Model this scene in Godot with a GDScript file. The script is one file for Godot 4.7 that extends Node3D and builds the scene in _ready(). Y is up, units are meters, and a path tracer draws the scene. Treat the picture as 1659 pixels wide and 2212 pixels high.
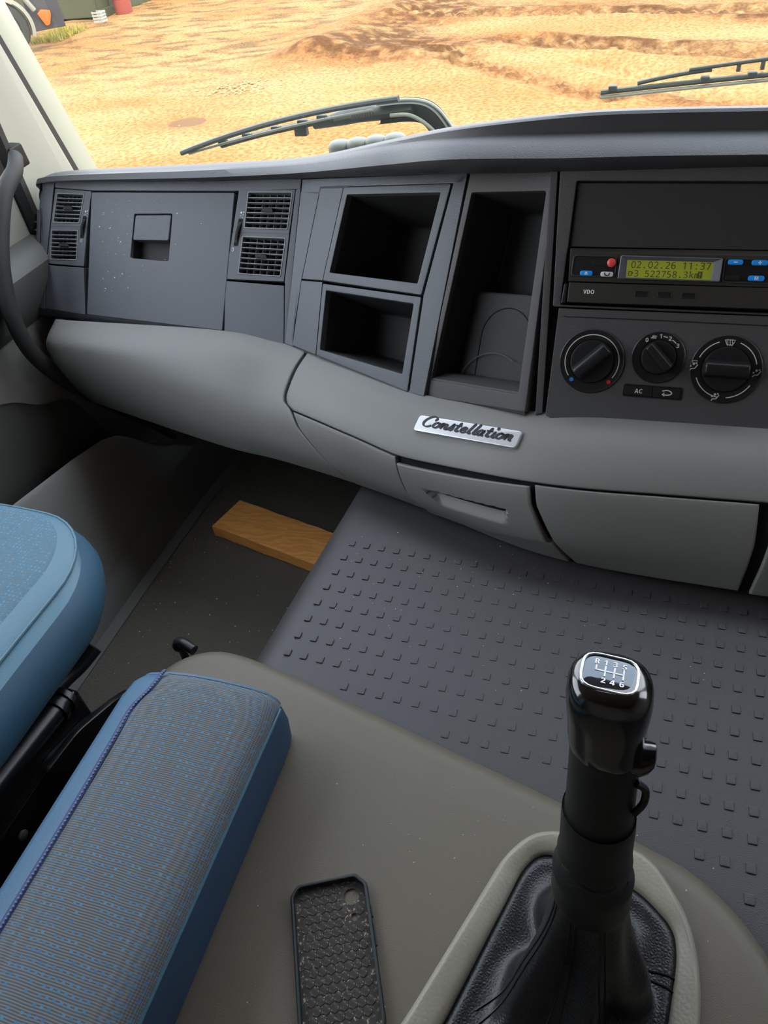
extends Node3D
# Cab of a lorry seen from the driver's side: dashboard, engine tunnel, gear lever, seats, sandy yard outside.
# World: x to the right, y up, z to the rear of the cab, metres. Panels are drawn in millimetres on flat frames.

var T := PackedVector3Array()
var names := {}
var M := {}
var rng := RandomNumberGenerator.new()

class Fr:
	var o: Vector3
	var u: Vector3
	var v: Vector3
	var n: Vector3
	func _init(o_: Vector3, u_: Vector3, v_: Vector3):
		o = o_; u = u_.normalized(); n = v_.cross(u).normalized(); v = u.cross(n).normalized()
	func p(a: float, b: float, h := 0.0) -> Vector3:
		return o + (u * a + v * b + n * h) * 0.001

# ---------------------------------------------------------------- helpers: names and nodes
func numbered(called: String) -> String:
	var k: int = names.get(called, 0)
	names[called] = k + 1
	return called if k == 0 else "%s_%03d" % [called, k]

func tag(o: Node3D, label: String, category: String, group := "", kind := "") -> Node3D:
	if label: o.set_meta("label", label)
	if category: o.set_meta("category", category)
	if group: o.set_meta("group", group)
	if kind: o.set_meta("kind", kind)
	return o

func thing(called: String, at: Vector3, label: String, category: String, group := "") -> Node3D:
	var o := Node3D.new()
	o.name = numbered(called)
	add_child(o, true)
	o.position = at
	tag(o, label, category, group)
	return o

func obj(called: String, m: Material, parent: Node3D = null, angle := 38.0) -> MeshInstance3D:
	# commits the triangles in T as one mesh, edges sharper than angle stay sharp
	var n := T.size()
	var lo := T[0]
	var hi := T[0]
	for q in T:
		lo = lo.min(q); hi = hi.max(q)
	var c := (lo + hi) * 0.5
	var fn := PackedVector3Array()
	fn.resize(n / 3)
	var around := {}
	for i in range(0, n, 3):
		var nn := (T[i + 2] - T[i]).cross(T[i + 1] - T[i])
		fn[i / 3] = nn
		for j in 3:
			var key := Vector3i(((T[i + j] - c) * 20000.0).round())
			if around.has(key): around[key].append(i / 3)
			else: around[key] = [i / 3]
	var vs := PackedVector3Array()
	var ns := PackedVector3Array()
	var lim := cos(deg_to_rad(angle))
	for i in range(0, n, 3):
		var f: Vector3 = fn[i / 3]
		if f.length_squared() < 1e-22: continue
		var fu := f.normalized()
		for j in 3:
			var key := Vector3i(((T[i + j] - c) * 20000.0).round())
			var sum := Vector3.ZERO
			for k in around[key]:
				var g: Vector3 = fn[k]
				if g.length_squared() > 1e-24 and g.normalized().dot(fu) >= lim: sum += g
			vs.append(T[i + j] - c)
			ns.append(sum.normalized() if sum.length_squared() > 1e-24 else fu)
	var a := []
	a.resize(Mesh.ARRAY_MAX)
	a[Mesh.ARRAY_VERTEX] = vs
	a[Mesh.ARRAY_NORMAL] = ns
	var mesh := ArrayMesh.new()
	mesh.add_surface_from_arrays(Mesh.PRIMITIVE_TRIANGLES, a)
	T = PackedVector3Array()
	return put(called, mesh, m, parent, c)

func put(called: String, mesh: Mesh, m: Material, parent: Node3D, at: Vector3) -> MeshInstance3D:
	var o := MeshInstance3D.new()
	o.name = numbered(called)
	o.mesh = mesh
	o.material_override = m
	if parent == null:
		add_child(o, true)
		o.position = at
	else:
		parent.add_child(o, true)
		o.position = parent.global_transform.affine_inverse() * at
	return o

func struct(called: String, m: Material, label := "", category := "") -> MeshInstance3D:
	var o := obj(called, m)
	o.set_meta("kind", "structure")
	if label: tag(o, label, category)
	return o

# ---------------------------------------------------------------- helpers: shapes, all append to T
func tri(a: Vector3, b: Vector3, c: Vector3):
	T.append(a); T.append(b); T.append(c)

func quad(a: Vector3, b: Vector3, c: Vector3, d: Vector3):
	tri(a, b, c); tri(a, c, d)

func loft(loops: Array, cap0 := false, cap1 := true, closed := true):
	for i in loops.size() - 1:
		var a: PackedVector3Array = loops[i]
		var b: PackedVector3Array = loops[i + 1]
		var n := a.size()
		for j in (n if closed else n - 1):
			var k := (j + 1) % n
			quad(a[j], a[k], b[k], b[j])
	if cap1: fan(loops[-1], false)
	if cap0: fan(loops[0], true)

func fan(l: PackedVector3Array, back: bool):
	var c := Vector3.ZERO
	for q in l: c += q
	c /= l.size()
	for j in l.size():
		var k := (j + 1) % l.size()
		if back: tri(c, l[k], l[j])
		else: tri(c, l[j], l[k])

func fil(p: Array, r: float, n := 5) -> PackedVector2Array:
	var o := PackedVector2Array()
	var m := p.size()
	for i in m:
		var b: Vector2 = p[i]
		var d0: Vector2 = (p[(i + m - 1) % m] - b)
		var d1: Vector2 = (p[(i + 1) % m] - b)
		var rr := minf(r, minf(d0.length(), d1.length()) * 0.48)
		var a0 := b + d0.normalized() * rr
		var a1 := b + d1.normalized() * rr
		for k in n:
			var t := float(k) / (n - 1)
			o.append(a0.lerp(b, t).lerp(b.lerp(a1, t), t))
	return o

func off(p: Array, d: float) -> Array:
	# moves every side of a clockwise (v down) polygon inwards by d
	var o := []
	var m := p.size()
	for i in m:
		var e0: Vector2 = (p[i] - p[(i + m - 1) % m]).normalized()
		var e1: Vector2 = (p[(i + 1) % m] - p[i]).normalized()
		var n0 := Vector2(-e0.y, e0.x)
		var n1 := Vector2(-e1.y, e1.x)
		var k := 1.0 + n0.dot(n1)
		o.append(p[i] + (n0 + n1) * (d / maxf(k, 0.25)))
	return o

func lift(f: Fr, l: PackedVector2Array, h: float) -> PackedVector3Array:
	var o := PackedVector3Array()
	for q in l: o.append(f.p(q.x, q.y, h))
	return o

func flip(l: PackedVector3Array) -> PackedVector3Array:
	var o := l.duplicate()
	o.reverse()
	return o

func pts(a: Array) -> Array:
	# flat list of numbers to Vector2 corners
	var o := []
	for i in range(0, a.size(), 2): o.append(Vector2(a[i], a[i + 1]))
	return o

func rect(u0: float, v0: float, u1: float, v1: float) -> Array:
	return [Vector2(u0, v0), Vector2(u1, v0), Vector2(u1, v1), Vector2(u0, v1)]

func slab(f: Fr, p: Array, h0: float, h1: float, r := 2.0, b := 1.0):
	loft([lift(f, fil(p, r), h0), lift(f, fil(p, r), h1 - b), lift(f, fil(off(p, b * 0.3), r), h1 - b * 0.3), lift(f, fil(off(p, b), maxf(r - b, 0.3)), h1)], true, true)

func ring(f: Fr, outer: Array, inner: Array, h0: float, h1: float, ro := 2.0, ri := 2.0, b := 1.0, depth := -10.0):
	loft([lift(f, fil(outer, ro), h0), lift(f, fil(outer, ro), h1 - b), lift(f, fil(off(outer, b * 0.3), ro), h1 - b * 0.3), lift(f, fil(off(outer, b), maxf(ro - b, 0.3)), h1),
		lift(f, fil(off(inner, -b), ri + b), h1), lift(f, fil(off(inner, -b * 0.3), ri), h1 - b * 0.3), lift(f, fil(inner, ri), h1 - b), lift(f, fil(inner, ri), depth)], false, false)

func cavity(f: Fr, inner: Array, h0: float, depth: float, taper: float, r: float):
	loft([lift(f, fil(inner, r), h0), lift(f, fil(off(inner, taper), r), depth), lift(f, fil(off(inner, taper + 3), r), depth - 3)], false, true)

func circle(f: Fr, u: float, v: float, r: float, h: float, n := 40) -> PackedVector3Array:
	var o := PackedVector3Array()
	for k in n:
		var t := TAU * k / n
		o.append(f.p(u + cos(t) * r, v + sin(t) * r, h))
	return o

func turned(f: Fr, u: float, v: float, prof: Array, n := 40, cap := true):
	# prof: r, h, r, h, ...
	var l := []
	for i in range(0, prof.size(), 2): l.append(circle(f, u, v, prof[i], prof[i + 1], n))
	loft(l, false, cap)

func tube(path: PackedVector3Array, radii: Array, n := 12, flat := 1.0, up := Vector3.UP):
	var l := []
	for i in path.size():
		var d := (path[mini(i + 1, path.size() - 1)] - path[maxi(i - 1, 0)]).normalized()
		var s := d.cross(up).normalized()
		var w := s.cross(d).normalized()
		var r: float = radii[mini(i, radii.size() - 1)]
		var c := PackedVector3Array()
		for k in n:
			var t := TAU * k / n
			c.append(path[i] + s * cos(t) * r + w * sin(t) * r * flat)
		l.append(c)
	loft(l, true, true)

func smooth(p: Array, per := 6) -> PackedVector3Array:
	var o := PackedVector3Array()
	for i in p.size() - 1:
		var a: Vector3 = p[maxi(i - 1, 0)]
		var d: Vector3 = p[mini(i + 2, p.size() - 1)]
		for k in per:
			o.append((p[i] as Vector3).cubic_interpolate(p[i + 1], a, d, float(k) / per))
	o.append(p[-1])
	return o

func smooth2(p: Array, per := 5) -> Array:
	var o := []
	for i in p.size() - 1:
		for k in per:
			o.append((p[i] as Vector2).cubic_interpolate(p[i + 1], p[maxi(i - 1, 0)], p[mini(i + 2, p.size() - 1)], float(k) / per))
	o.append(p[-1])
	return o

func ribbon(f: Fr, p: Array, w: float, h: float, thin := 1.0, nib := 0.0):
	# a raised stroke of ink: thin < 1 makes it a pen stroke that is thin along the nib angle
	var a := []
	for i in p.size():
		var d: Vector2 = (p[mini(i + 1, p.size() - 1)] - p[maxi(i - 1, 0)]).normalized()
		var k := lerpf(thin, 1.0, absf(sin(d.angle() - nib))) * w * 0.5
		var s := Vector2(-d.y, d.x) * k
		a.append([p[i] - s, p[i] + s])
	for i in p.size() - 1:
		var q := [a[i][0], a[i + 1][0], a[i + 1][1], a[i][1]]
		quad(f.p(q[0].x, q[0].y, h), f.p(q[1].x, q[1].y, h), f.p(q[2].x, q[2].y, h), f.p(q[3].x, q[3].y, h))
		quad(f.p(q[0].x, q[0].y, h - 0.4), f.p(q[1].x, q[1].y, h - 0.4), f.p(q[1].x, q[1].y, h), f.p(q[0].x, q[0].y, h))
		quad(f.p(q[3].x, q[3].y, h), f.p(q[2].x, q[2].y, h), f.p(q[2].x, q[2].y, h - 0.4), f.p(q[3].x, q[3].y, h - 0.4))

func dot(f: Fr, u: float, v: float, r: float, h: float):
	loft([circle(f, u, v, r, h - 0.4, 16), circle(f, u, v, r, h, 16)], false, true)

func arc(u: float, v: float, r: float, a0: float, a1: float, n := 24) -> Array:
	var o := []
	for k in n + 1:
		var t := deg_to_rad(lerpf(a0, a1, float(k) / n))
		o.append(Vector2(u + cos(t) * r, v + sin(t) * r))
	return o

func text(s: String, f: Fr, u: float, v: float, h: float, size: float, m: Material, parent: Node3D, called: String, font := "Droid Sans", turn := 0.0, weight := 400):
	var t := TextMesh.new()
	var sf := SystemFont.new()
	sf.font_names = PackedStringArray([font])
	sf.font_weight = weight
	t.font = sf
	t.text = s
	t.font_size = 64
	t.pixel_size = size * 0.001 / 64.0
	t.depth = 0.0004
	t.curve_step = 4.0
	var o := put(called, t, m, parent, f.p(u, v, h))
	o.basis = Basis(f.u, -f.v, f.n) * Basis(Vector3(0, 0, 1), turn)
	return o

func block(lo: Vector3, hi: Vector3, b := 0.004):
	var f := Fr.new(Vector3(lo.x, lo.y, lo.z), Vector3(1, 0, 0), Vector3(0, 0, 1))
	slab(f, rect(0, 0, (hi.x - lo.x) * 1000, (hi.z - lo.z) * 1000), 0, (hi.y - lo.y) * 1000, b * 1000, b * 1000)

func grid(rows: Array):
	for i in rows.size() - 1:
		var a: PackedVector3Array = rows[i]
		var b: PackedVector3Array = rows[i + 1]
		for j in a.size() - 1: quad(a[j], a[j + 1], b[j + 1], b[j])

# ---------------------------------------------------------------- materials
func mat(c: Color, rough := 0.6, metal := 0.0, spec := 0.5) -> StandardMaterial3D:
	var m := StandardMaterial3D.new()
	m.albedo_color = c
	m.roughness = rough
	m.metallic = metal
	m.metallic_specular = spec
	m.cull_mode = BaseMaterial3D.CULL_DISABLED
	return m

func rgb(r: int, g: int, b: int) -> Color:
	return Color(r / 255.0, g / 255.0, b / 255.0)

func noise_tex(kind: int, freq: float, normal: bool, strength := 4.0, seed_ := 1, ramp: Gradient = null, size := 512, oct := 3) -> NoiseTexture2D:
	var n := FastNoiseLite.new()
	n.noise_type = kind
	n.frequency = freq
	n.seed = seed_
	n.fractal_octaves = oct
	if kind == FastNoiseLite.TYPE_CELLULAR:
		n.cellular_return_type = FastNoiseLite.RETURN_DISTANCE2_SUB
		n.fractal_type = FastNoiseLite.FRACTAL_NONE
	var t := NoiseTexture2D.new()
	t.width = size; t.height = size
	t.seamless = true
	t.noise = n
	t.as_normal_map = normal
	t.bump_strength = strength
	if ramp: t.color_ramp = ramp
	return t

func grained(m: StandardMaterial3D, tex: Texture2D, scale: float, depth: float) -> StandardMaterial3D:
	m.normal_enabled = true
	m.normal_texture = tex
	m.normal_scale = depth
	m.uv1_triplanar = true
	m.uv1_world_triplanar = true
	m.uv1_scale = Vector3.ONE * scale
	return m

func ramp(cols: Array, at: Array) -> Gradient:
	var g := Gradient.new()
	g.offsets = PackedFloat32Array(at)
	g.colors = PackedColorArray(cols)
	return g

func fabric(base: Color, dark: Color, dots: Color, cell: int, dense: float, seed_: int) -> ImageTexture:
	var r := RandomNumberGenerator.new()
	r.seed = seed_
	var n := 512
	var im := Image.create(n, n, false, Image.FORMAT_RGB8)
	for y in n:
		for x in n:
			var k := 0.5 + 0.5 * sin(TAU * (y + x * 0.25) / 4.0)
			im.set_pixel(x, y, base.lerp(dark, k * 0.8 + r.randf() * 0.2))
	var c := n / cell
	for j in c:
		for i in c:
			if r.randf() < dense:
				var w := cell * 6 / 10
				var hh := cell * 5 / 10
				im.fill_rect(Rect2i(i * cell + 1, j * cell + 1, w, hh), dots.darkened(r.randf() * 0.2))
	return ImageTexture.create_from_image(im)

func materials():
	var leather := noise_tex(FastNoiseLite.TYPE_CELLULAR, 0.045, true, 5.0, 3)
	var fine := noise_tex(FastNoiseLite.TYPE_SIMPLEX, 0.12, true, 5.0, 5)
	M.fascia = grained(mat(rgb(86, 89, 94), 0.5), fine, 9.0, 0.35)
	M.pad = grained(mat(rgb(66, 66, 68), 0.48), leather, 20.0, 0.5)
	M.roll = grained(mat(rgb(121, 120, 116), 0.5), leather, 18.0, 0.3)
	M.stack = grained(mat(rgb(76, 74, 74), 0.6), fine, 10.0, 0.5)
	M.black = mat(rgb(22, 22, 23), 0.45)
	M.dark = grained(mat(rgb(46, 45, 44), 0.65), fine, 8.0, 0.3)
	M.slat = mat(rgb(124, 127, 130), 0.5)
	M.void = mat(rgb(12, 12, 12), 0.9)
	M.gloss = mat(rgb(16, 17, 19), 0.14, 0.0, 0.9)
	M.emblem = mat(rgb(76, 82, 88), 0.06, 0.75)
	M.metalblack = mat(rgb(13, 13, 14), 0.3)
	M.steel = mat(rgb(190, 192, 196), 0.28, 1.0)
	M.worn = mat(rgb(120, 118, 110), 0.5, 0.6)
	M.silver = mat(rgb(205, 206, 208), 0.35, 0.75)
	M.ink = mat(rgb(24, 20, 34), 0.5)
	M.white = mat(rgb(240, 240, 238), 0.6)
	M.cream = grained(mat(rgb(158, 158, 143), 0.6), fine, 6.0, 0.15)
	M.paint = mat(rgb(178, 184, 166), 0.3)
	M.rubber = mat(rgb(26, 25, 24), 0.7)
	M.door = grained(mat(rgb(130, 127, 121), 0.6), leather, 7.0, 0.3)
	M.doordark = grained(mat(rgb(92, 92, 88), 0.6), leather, 7.0, 0.3)
	M.sill = grained(mat(rgb(140, 140, 135), 0.6), leather, 7.0, 0.35)
	M.mat = grained(mat(rgb(60, 58, 59), 0.52), leather, 20.0, 0.4)
	M.floor = grained(mat(rgb(88, 84, 75), 0.85), noise_tex(FastNoiseLite.TYPE_SIMPLEX, 0.05, true, 6.0, 8), 5.0, 0.6)
	M.cover = grained(mat(rgb(96, 89, 76), 0.55), leather, 20.0, 0.3)
	M.bezel = grained(mat(rgb(140, 134, 120), 0.45), leather, 9.0, 0.25)
	M.boot = grained(mat(rgb(19, 19, 21), 0.4), leather, 14.0, 0.6)
	M.leather = grained(mat(rgb(15, 15, 16), 0.45), fine, 22.0, 0.5)
	M.vinyl = grained(mat(rgb(68, 106, 124), 0.5), leather, 16.0, 0.4)
	M.vinyldark = grained(mat(rgb(40, 66, 92), 0.6), fine, 16.0, 0.4)
	M.strip = grained(mat(rgb(66, 100, 126), 0.5), leather, 20.0, 0.4)
	M.seat = mat(Color.WHITE, 0.9)
	M.seat.albedo_texture = fabric(rgb(96, 120, 132), rgb(74, 96, 108), rgb(84, 136, 166), 8, 0.86, 4)
	M.seat.uv1_triplanar = true
	M.seat.uv1_scale = Vector3.ONE * 2.6
	M.weave = mat(Color.WHITE, 0.95)
	M.weave.albedo_texture = weave()
	M.weave.uv1_triplanar = true
	M.weave.uv1_scale = Vector3.ONE * 6.5
	M.seatside = grained(mat(rgb(50, 86, 108), 0.6), leather, 22.0, 0.5)
	M.wood = mat(Color.WHITE, 0.75)
	M.wood.albedo_texture = wood()
	M.wood.uv1_triplanar = true
	M.wood.uv1_scale = Vector3(3.3, 3.3, 3.3)
	M.blue = mat(rgb(34, 156, 250), 0.35)
	M.red = mat(rgb(236, 84, 80), 0.3)
	M.grey = mat(rgb(220, 220, 224), 0.4)
	M.lcd = mat(rgb(178, 184, 62), 0.3)
	M.lcdink = mat(rgb(74, 80, 28), 0.6)
	M.tacho = mat(rgb(54, 52, 47), 0.42)
	M.legend = mat(rgb(205, 205, 200), 0.6)
	M.case = mat(rgb(34, 40, 42), 0.5)
	var g := ramp([rgb(40, 38, 36), rgb(52, 48, 45), rgb(74, 66, 58), rgb(190, 170, 140)], [0.0, 0.55, 0.72, 0.9])
	M.caseback = mat(Color.WHITE, 0.75)
	M.caseback.albedo_texture = noise_tex(FastNoiseLite.TYPE_SIMPLEX, 0.035, false, 1, 21, g, 512, 5)
	M.caseback.uv1_triplanar = true
	M.caseback.uv1_scale = Vector3.ONE * 7.0
	M.glass = mat(Color(0.92, 0.97, 0.94, 0.04), 0.0)
	M.glass.transparency = BaseMaterial3D.TRANSPARENCY_ALPHA
	M.crumb = mat(rgb(200, 186, 160), 0.9)
	M.fleck = mat(rgb(196, 200, 204), 0.8)
	M.headliner = mat(rgb(108, 106, 100), 0.9)
	M.tyre = mat(rgb(42, 42, 42), 0.9)
	M.green = mat(rgb(66, 68, 44), 0.8)
	M.fender = mat(rgb(128, 128, 116), 0.5)
	M.chassis = mat(rgb(56, 56, 60), 0.8)
	M.amber = mat(rgb(206, 86, 14), 0.4)
	M.redpaint = mat(rgb(134, 58, 46), 0.7)
	M.crate = mat(rgb(150, 150, 142), 0.7)
	M.water = mat(rgb(98, 64, 24), 0.35, 0.0, 0.12)
	M.wiper = mat(rgb(66, 70, 58), 0.5)
	M.wiperlight = mat(rgb(150, 152, 130), 0.5)
	M.stone = mat(rgb(150, 128, 88), 0.9)
	M.straw = mat(rgb(150, 140, 66), 0.9)
	var sand := ramp([rgb(112, 86, 54), rgb(144, 117, 78), rgb(154, 129, 90), rgb(172, 148, 110)], [0.0, 0.4, 0.6, 1.0])
	M.sand = mat(Color.WHITE, 0.95, 0.0, 0.2)
	M.sand.albedo_texture = noise_tex(FastNoiseLite.TYPE_SIMPLEX, 0.03, false, 1, 31, sand, 1024, 7)
	M.sand.vertex_color_use_as_albedo = true
	M.sand.uv1_triplanar = true
	M.sand.uv1_world_triplanar = true
	M.sand.uv1_scale = Vector3.ONE * 0.35

func weave() -> ImageTexture:
	var r := RandomNumberGenerator.new()
	r.seed = 11
	var n := 512
	var im := Image.create(n, n, false, Image.FORMAT_RGB8)
	var a := rgb(118, 124, 126)
	var b := rgb(54, 53, 54)
	for y in n:
		for x in n:
			var k := 0.5 + 0.5 * sin(TAU * y / 8.0 + 0.5 * sin(TAU * x / 128.0))
			k = lerpf(k, 0.5 + 0.5 * sin(TAU * (x + y) / 4.0), 0.35)
			im.set_pixel(x, y, b.lerp(a, clampf(k + r.randf() * 0.12, 0, 1)))
	for i in 20:
		var run := r.randi_range(0, 20)
		for j in 20:
			run -= 1
			if run < -2: run = r.randi_range(3, 14)
			var c := rgb(52, 104, 146).lerp(rgb(72, 122, 154), r.randf())
			if run > 0: im.fill_rect(Rect2i(int(i * 25.6) + 5 + j % 2, int(j * 25.6) + 4, 11, 8), c)
	return ImageTexture.create_from_image(im)

func wood() -> ImageTexture:
	var n := 512
	var f := FastNoiseLite.new()
	f.seed = 7
	f.frequency = 0.006
	var im := Image.create(n, n, false, Image.FORMAT_RGB8)
	for y in n:
		for x in n:
			var w := f.get_noise_2d(x * 0.5, y * 2.2)
			var k := 0.5 + 0.5 * sin(y * 0.22 + w * 9.0)
			var fine_ := f.get_noise_2d(x * 3.0, y * 40.0)
			im.set_pixel(x, y, rgb(255, 186, 100).lerp(rgb(226, 140, 66), k * 0.45 + fine_ * 0.3 + 0.1))
	return ImageTexture.create_from_image(im)

# ---------------------------------------------------------------- the scene
var fa: Fr
var fb: Fr
var fc: Fr
var fd: Fr
var ff: Fr

func _ready():
	rng.seed = 5
	var cam := Camera3D.new()
	cam.name = "camera"
	cam.fov = 69.31
	cam.near = 0.05
	cam.far = 300.0
	add_child(cam)
	cam.position = Vector3(0, 1.2, 0)
	cam.basis = Basis(Vector3.UP, deg_to_rad(22)) * Basis(Vector3.RIGHT, deg_to_rad(-42)) * Basis(Vector3.BACK, deg_to_rad(-8))
	cam.current = true
	var sky := ProceduralSkyMaterial.new()
	sky.sky_top_color = Color(0.85, 0.895, 0.95)
	sky.sky_horizon_color = Color(0.98, 0.97, 0.95)
	sky.ground_bottom_color = Color(0.6, 0.45, 0.3)
	sky.ground_horizon_color = Color(0.8, 0.7, 0.55)
	sky.sky_energy_multiplier = 2.1
	sky.ground_energy_multiplier = 1.2
	var env := Environment.new()
	env.background_mode = Environment.BG_SKY
	env.sky = Sky.new()
	env.sky.sky_material = sky
	env.tonemap_mode = Environment.TONE_MAPPER_LINEAR
	env.tonemap_exposure = 1.1
	env.sdfgi_enabled = true
	env.ssao_enabled = true
	env.ssil_enabled = true
	var we := WorldEnvironment.new()
	we.name = "environment"
	we.environment = env
	add_child(we)
	var sun := DirectionalLight3D.new()
	sun.name = "sun"
	sun.light_energy = 1.25
	sun.light_color = Color(1.0, 0.93, 0.8)
	sun.shadow_enabled = true
	sun.light_angular_distance = 0.6
	add_child(sun)
	sun.look_at_from_position(Vector3(2.5, 8, 3.5), Vector3.ZERO)
	materials()
	fa = Fr.new(Vector3(-0.9, 0.75, -1.305), Vector3(1, 0, 0), Vector3(0, -0.809, 0.5878))
	fb = Fr.new(Vector3(-0.5989, 0.7533, -1.3074), Vector3(0.9408, 0.1304, 0.313), Vector3(-0.079, -0.8134, 0.5764))
	fc = Fr.new(Vector3(-0.255, 0.805, -1.1787), Vector3(0.9233, 0.1339, 0.36), Vector3(-0.0794, -0.8504, 0.5201))
	fd = Fr.new(Vector3(-0.1112, 0.83, -1.1095), Vector3(1, 0, 0), Vector3(0, -0.866, 0.5))
	ff = Fr.new(Vector3(0, 0.36, 0), Vector3(1, 0, 0), Vector3(0, 0, 1))
	ground()
	shell()
	door()
	tunnel()
	dashboard()
	tachograph()
	climate()
	storage()
	gear_lever()
	passenger_seat()
	centre_seat()
	phone_case()
	plank()
	wipers()
	yard()
	small_things()

# ---------------------------------------------------------------- outside
func hill(x: float, z: float, n1: FastNoiseLite) -> float:
	var h := n1.get_noise_2d(x * 6.0, z * 6.0) * 0.03 + n1.get_noise_2d(x * 22.0, z * 30.0) * 0.013 + n1.get_noise_2d(x * 60.0, z * 60.0) * 0.006
	var d1 := seg(x, z, -5.4, -13.1, -3.2, -12.5)
	var d2 := seg(x, z, -5.4, -13.1, -4.9, -18.0)
	h += 0.10 * exp(-pow(d1 / 0.4, 2.0)) + 0.16 * exp(-pow(d2 / 0.7, 2.0)) + 0.05 * exp(-pow(seg(x, z, -3.2, -12.5, -0.9, -14.0) / 0.6, 2.0))
	h += rut(x, z, -3.8, -13.2, -0.5, -10.0) + rut(x, z, -2.2, -13.2, 1.8, -11.4) + rut(x, z, -0.9, -11.8, 1.6, -8.8) + rut(x, z, -4.5, -16.0, 2.0, -14.2)
	h -= 0.1 * exp(-(pow((x + 6.0) / 0.42, 2.0) + pow((z + 9.7) / 0.3, 2.0)))
	return h

func seg(x: float, z: float, ax: float, az: float, bx: float, bz: float) -> float:
	var p := Vector2(x, z)
	return p.distance_to(Geometry2D.get_closest_point_to_segment(p, Vector2(ax, az), Vector2(bx, bz)))

func rut(x: float, z: float, ax: float, az: float, bx: float, bz: float) -> float:
	var d := seg(x, z, ax, az, bx, bz)
	var t := (Vector2(x, z) - Vector2(ax, az)).dot((Vector2(bx, bz) - Vector2(ax, az)).normalized())
	var lug := 0.03 * signf(sin(t * 26.0 + d * 9.0)) * exp(-pow(d / 0.25, 2.0))
	return 0.035 * exp(-pow((d - 0.42) / 0.12, 2.0)) - 0.03 * exp(-pow(d / 0.3, 2.0)) + lug

func ground():
	var n1 := FastNoiseLite.new()
	n1.seed = 12
	n1.frequency = 0.1
	var xs := []
	var zs := []
	for k in 10: xs.append(-120.0 + k * 10.0)
	var x := -20.0
	while x < 4.0:
		xs.append(x); x += 0.075
	for k in 8: xs.append(4.0 + k * 10.0)
	for k in 10: zs.append(-140.0 + k * 11.8)
	var z := -22.0
	while z < -6.5:
		zs.append(z); z += 0.075
	for k in 8: zs.append(-6.5 + k * 8.0)
	var vs := PackedVector3Array()
	var cs := PackedColorArray()
	var ix := PackedInt32Array()
	var w := xs.size()
	for j in zs.size():
		for i in w:
			var a: float = xs[i]
			var b: float = zs[j]
			vs.append(Vector3(a, -1.3 + hill(a, b, n1), b))
			var c := Vector3(0.97, 0.84, 0.75)
			var warm := clampf(n1.get_noise_2d(a * 2.0, b * 5.0) * 1.6 + 0.4, 0, 1)
			c = c.lerp(Vector3(0.92, 0.56, 0.36), warm * 0.75)
			var stone := clampf(n1.get_noise_2d(a * 9.0 + 50, b * 24.0) * 2.6 + 0.15, 0, 1)
			var far := clampf((-b - 9.5) / 4.0, 0, 1) * clampf((-a - 4.8) / 1.5, 0, 1)
			c = c.lerp(Vector3(0.44, 0.39, 0.36), stone * far)
			var mud := exp(-pow(seg(a, b, -5.4, -13.1, -3.2, -12.5) / 0.6, 2.0)) + exp(-pow(seg(a, b, -4.6, -13.6, -4.3, -18.0) / 0.9, 2.0)) + 0.9 * exp(-pow(seg(a, b, -4.2, -13.8, -1.9, -13.0) / 0.45, 2.0))
			for s in [[-3.8, -13.2, -0.5, -10.0, 0.22], [-1.4, -12.9, 1.8, -11.4, 0.4], [-0.3, -10.1, 1.6, -8.8, 0.24], [-3.6, -16.2, 2.0, -14.4, 0.7], [-1.2, -13.1, 1.5, -12.2, 0.2], [-0.5, -15.2, 2.0, -13.4, 0.25]]:
				mud += 0.8 * exp(-pow(seg(a, b, s[0], s[1], s[2], s[3]) / s[4], 2.0))
			mud *= clampf(0.75 + n1.get_noise_2d(a * 30.0, b * 30.0) * 1.3, 0, 1)
			c = c.lerp(Vector3(0.24, 0.15, 0.09), clampf(mud, 0, 1) * 0.95)
			var wet := exp(-(pow((a + 6.05) / 0.6, 2.0) + pow((b + 9.65) / 0.45, 2.0)))
			c = c.lerp(Vector3(0.72, 0.44, 0.3), wet * 0.6)
			cs.append(Color(c.x, c.y, c.z))
	for j in zs.size() - 1:
		for i in w - 1:
			var q := j * w + i
			ix.append_array([q, q + 1, q + w + 1, q, q + w + 1, q + w])
	var ns := PackedVector3Array()
	ns.resize(vs.size())
	for k in range(0, ix.size(), 3):
		var nn := (vs[ix[k + 2]] - vs[ix[k]]).cross(vs[ix[k + 1]] - vs[ix[k]])
		for e in 3: ns[ix[k + e]] += nn
	for k in ns.size(): ns[k] = ns[k].normalized()
	var arr := []
	arr.resize(Mesh.ARRAY_MAX)
	arr[Mesh.ARRAY_VERTEX] = vs
	arr[Mesh.ARRAY_NORMAL] = ns
	arr[Mesh.ARRAY_COLOR] = cs
	arr[Mesh.ARRAY_INDEX] = ix
	var mesh := ArrayMesh.new()
	mesh.add_surface_from_arrays(Mesh.PRIMITIVE_TRIANGLES, arr)
	var o := put("ground", mesh, M.sand, null, Vector3.ZERO)
	tag(o, "orange sandy yard with wheel tracks and grey gravel in front of the windscreen", "ground", "", "structure")

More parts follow.
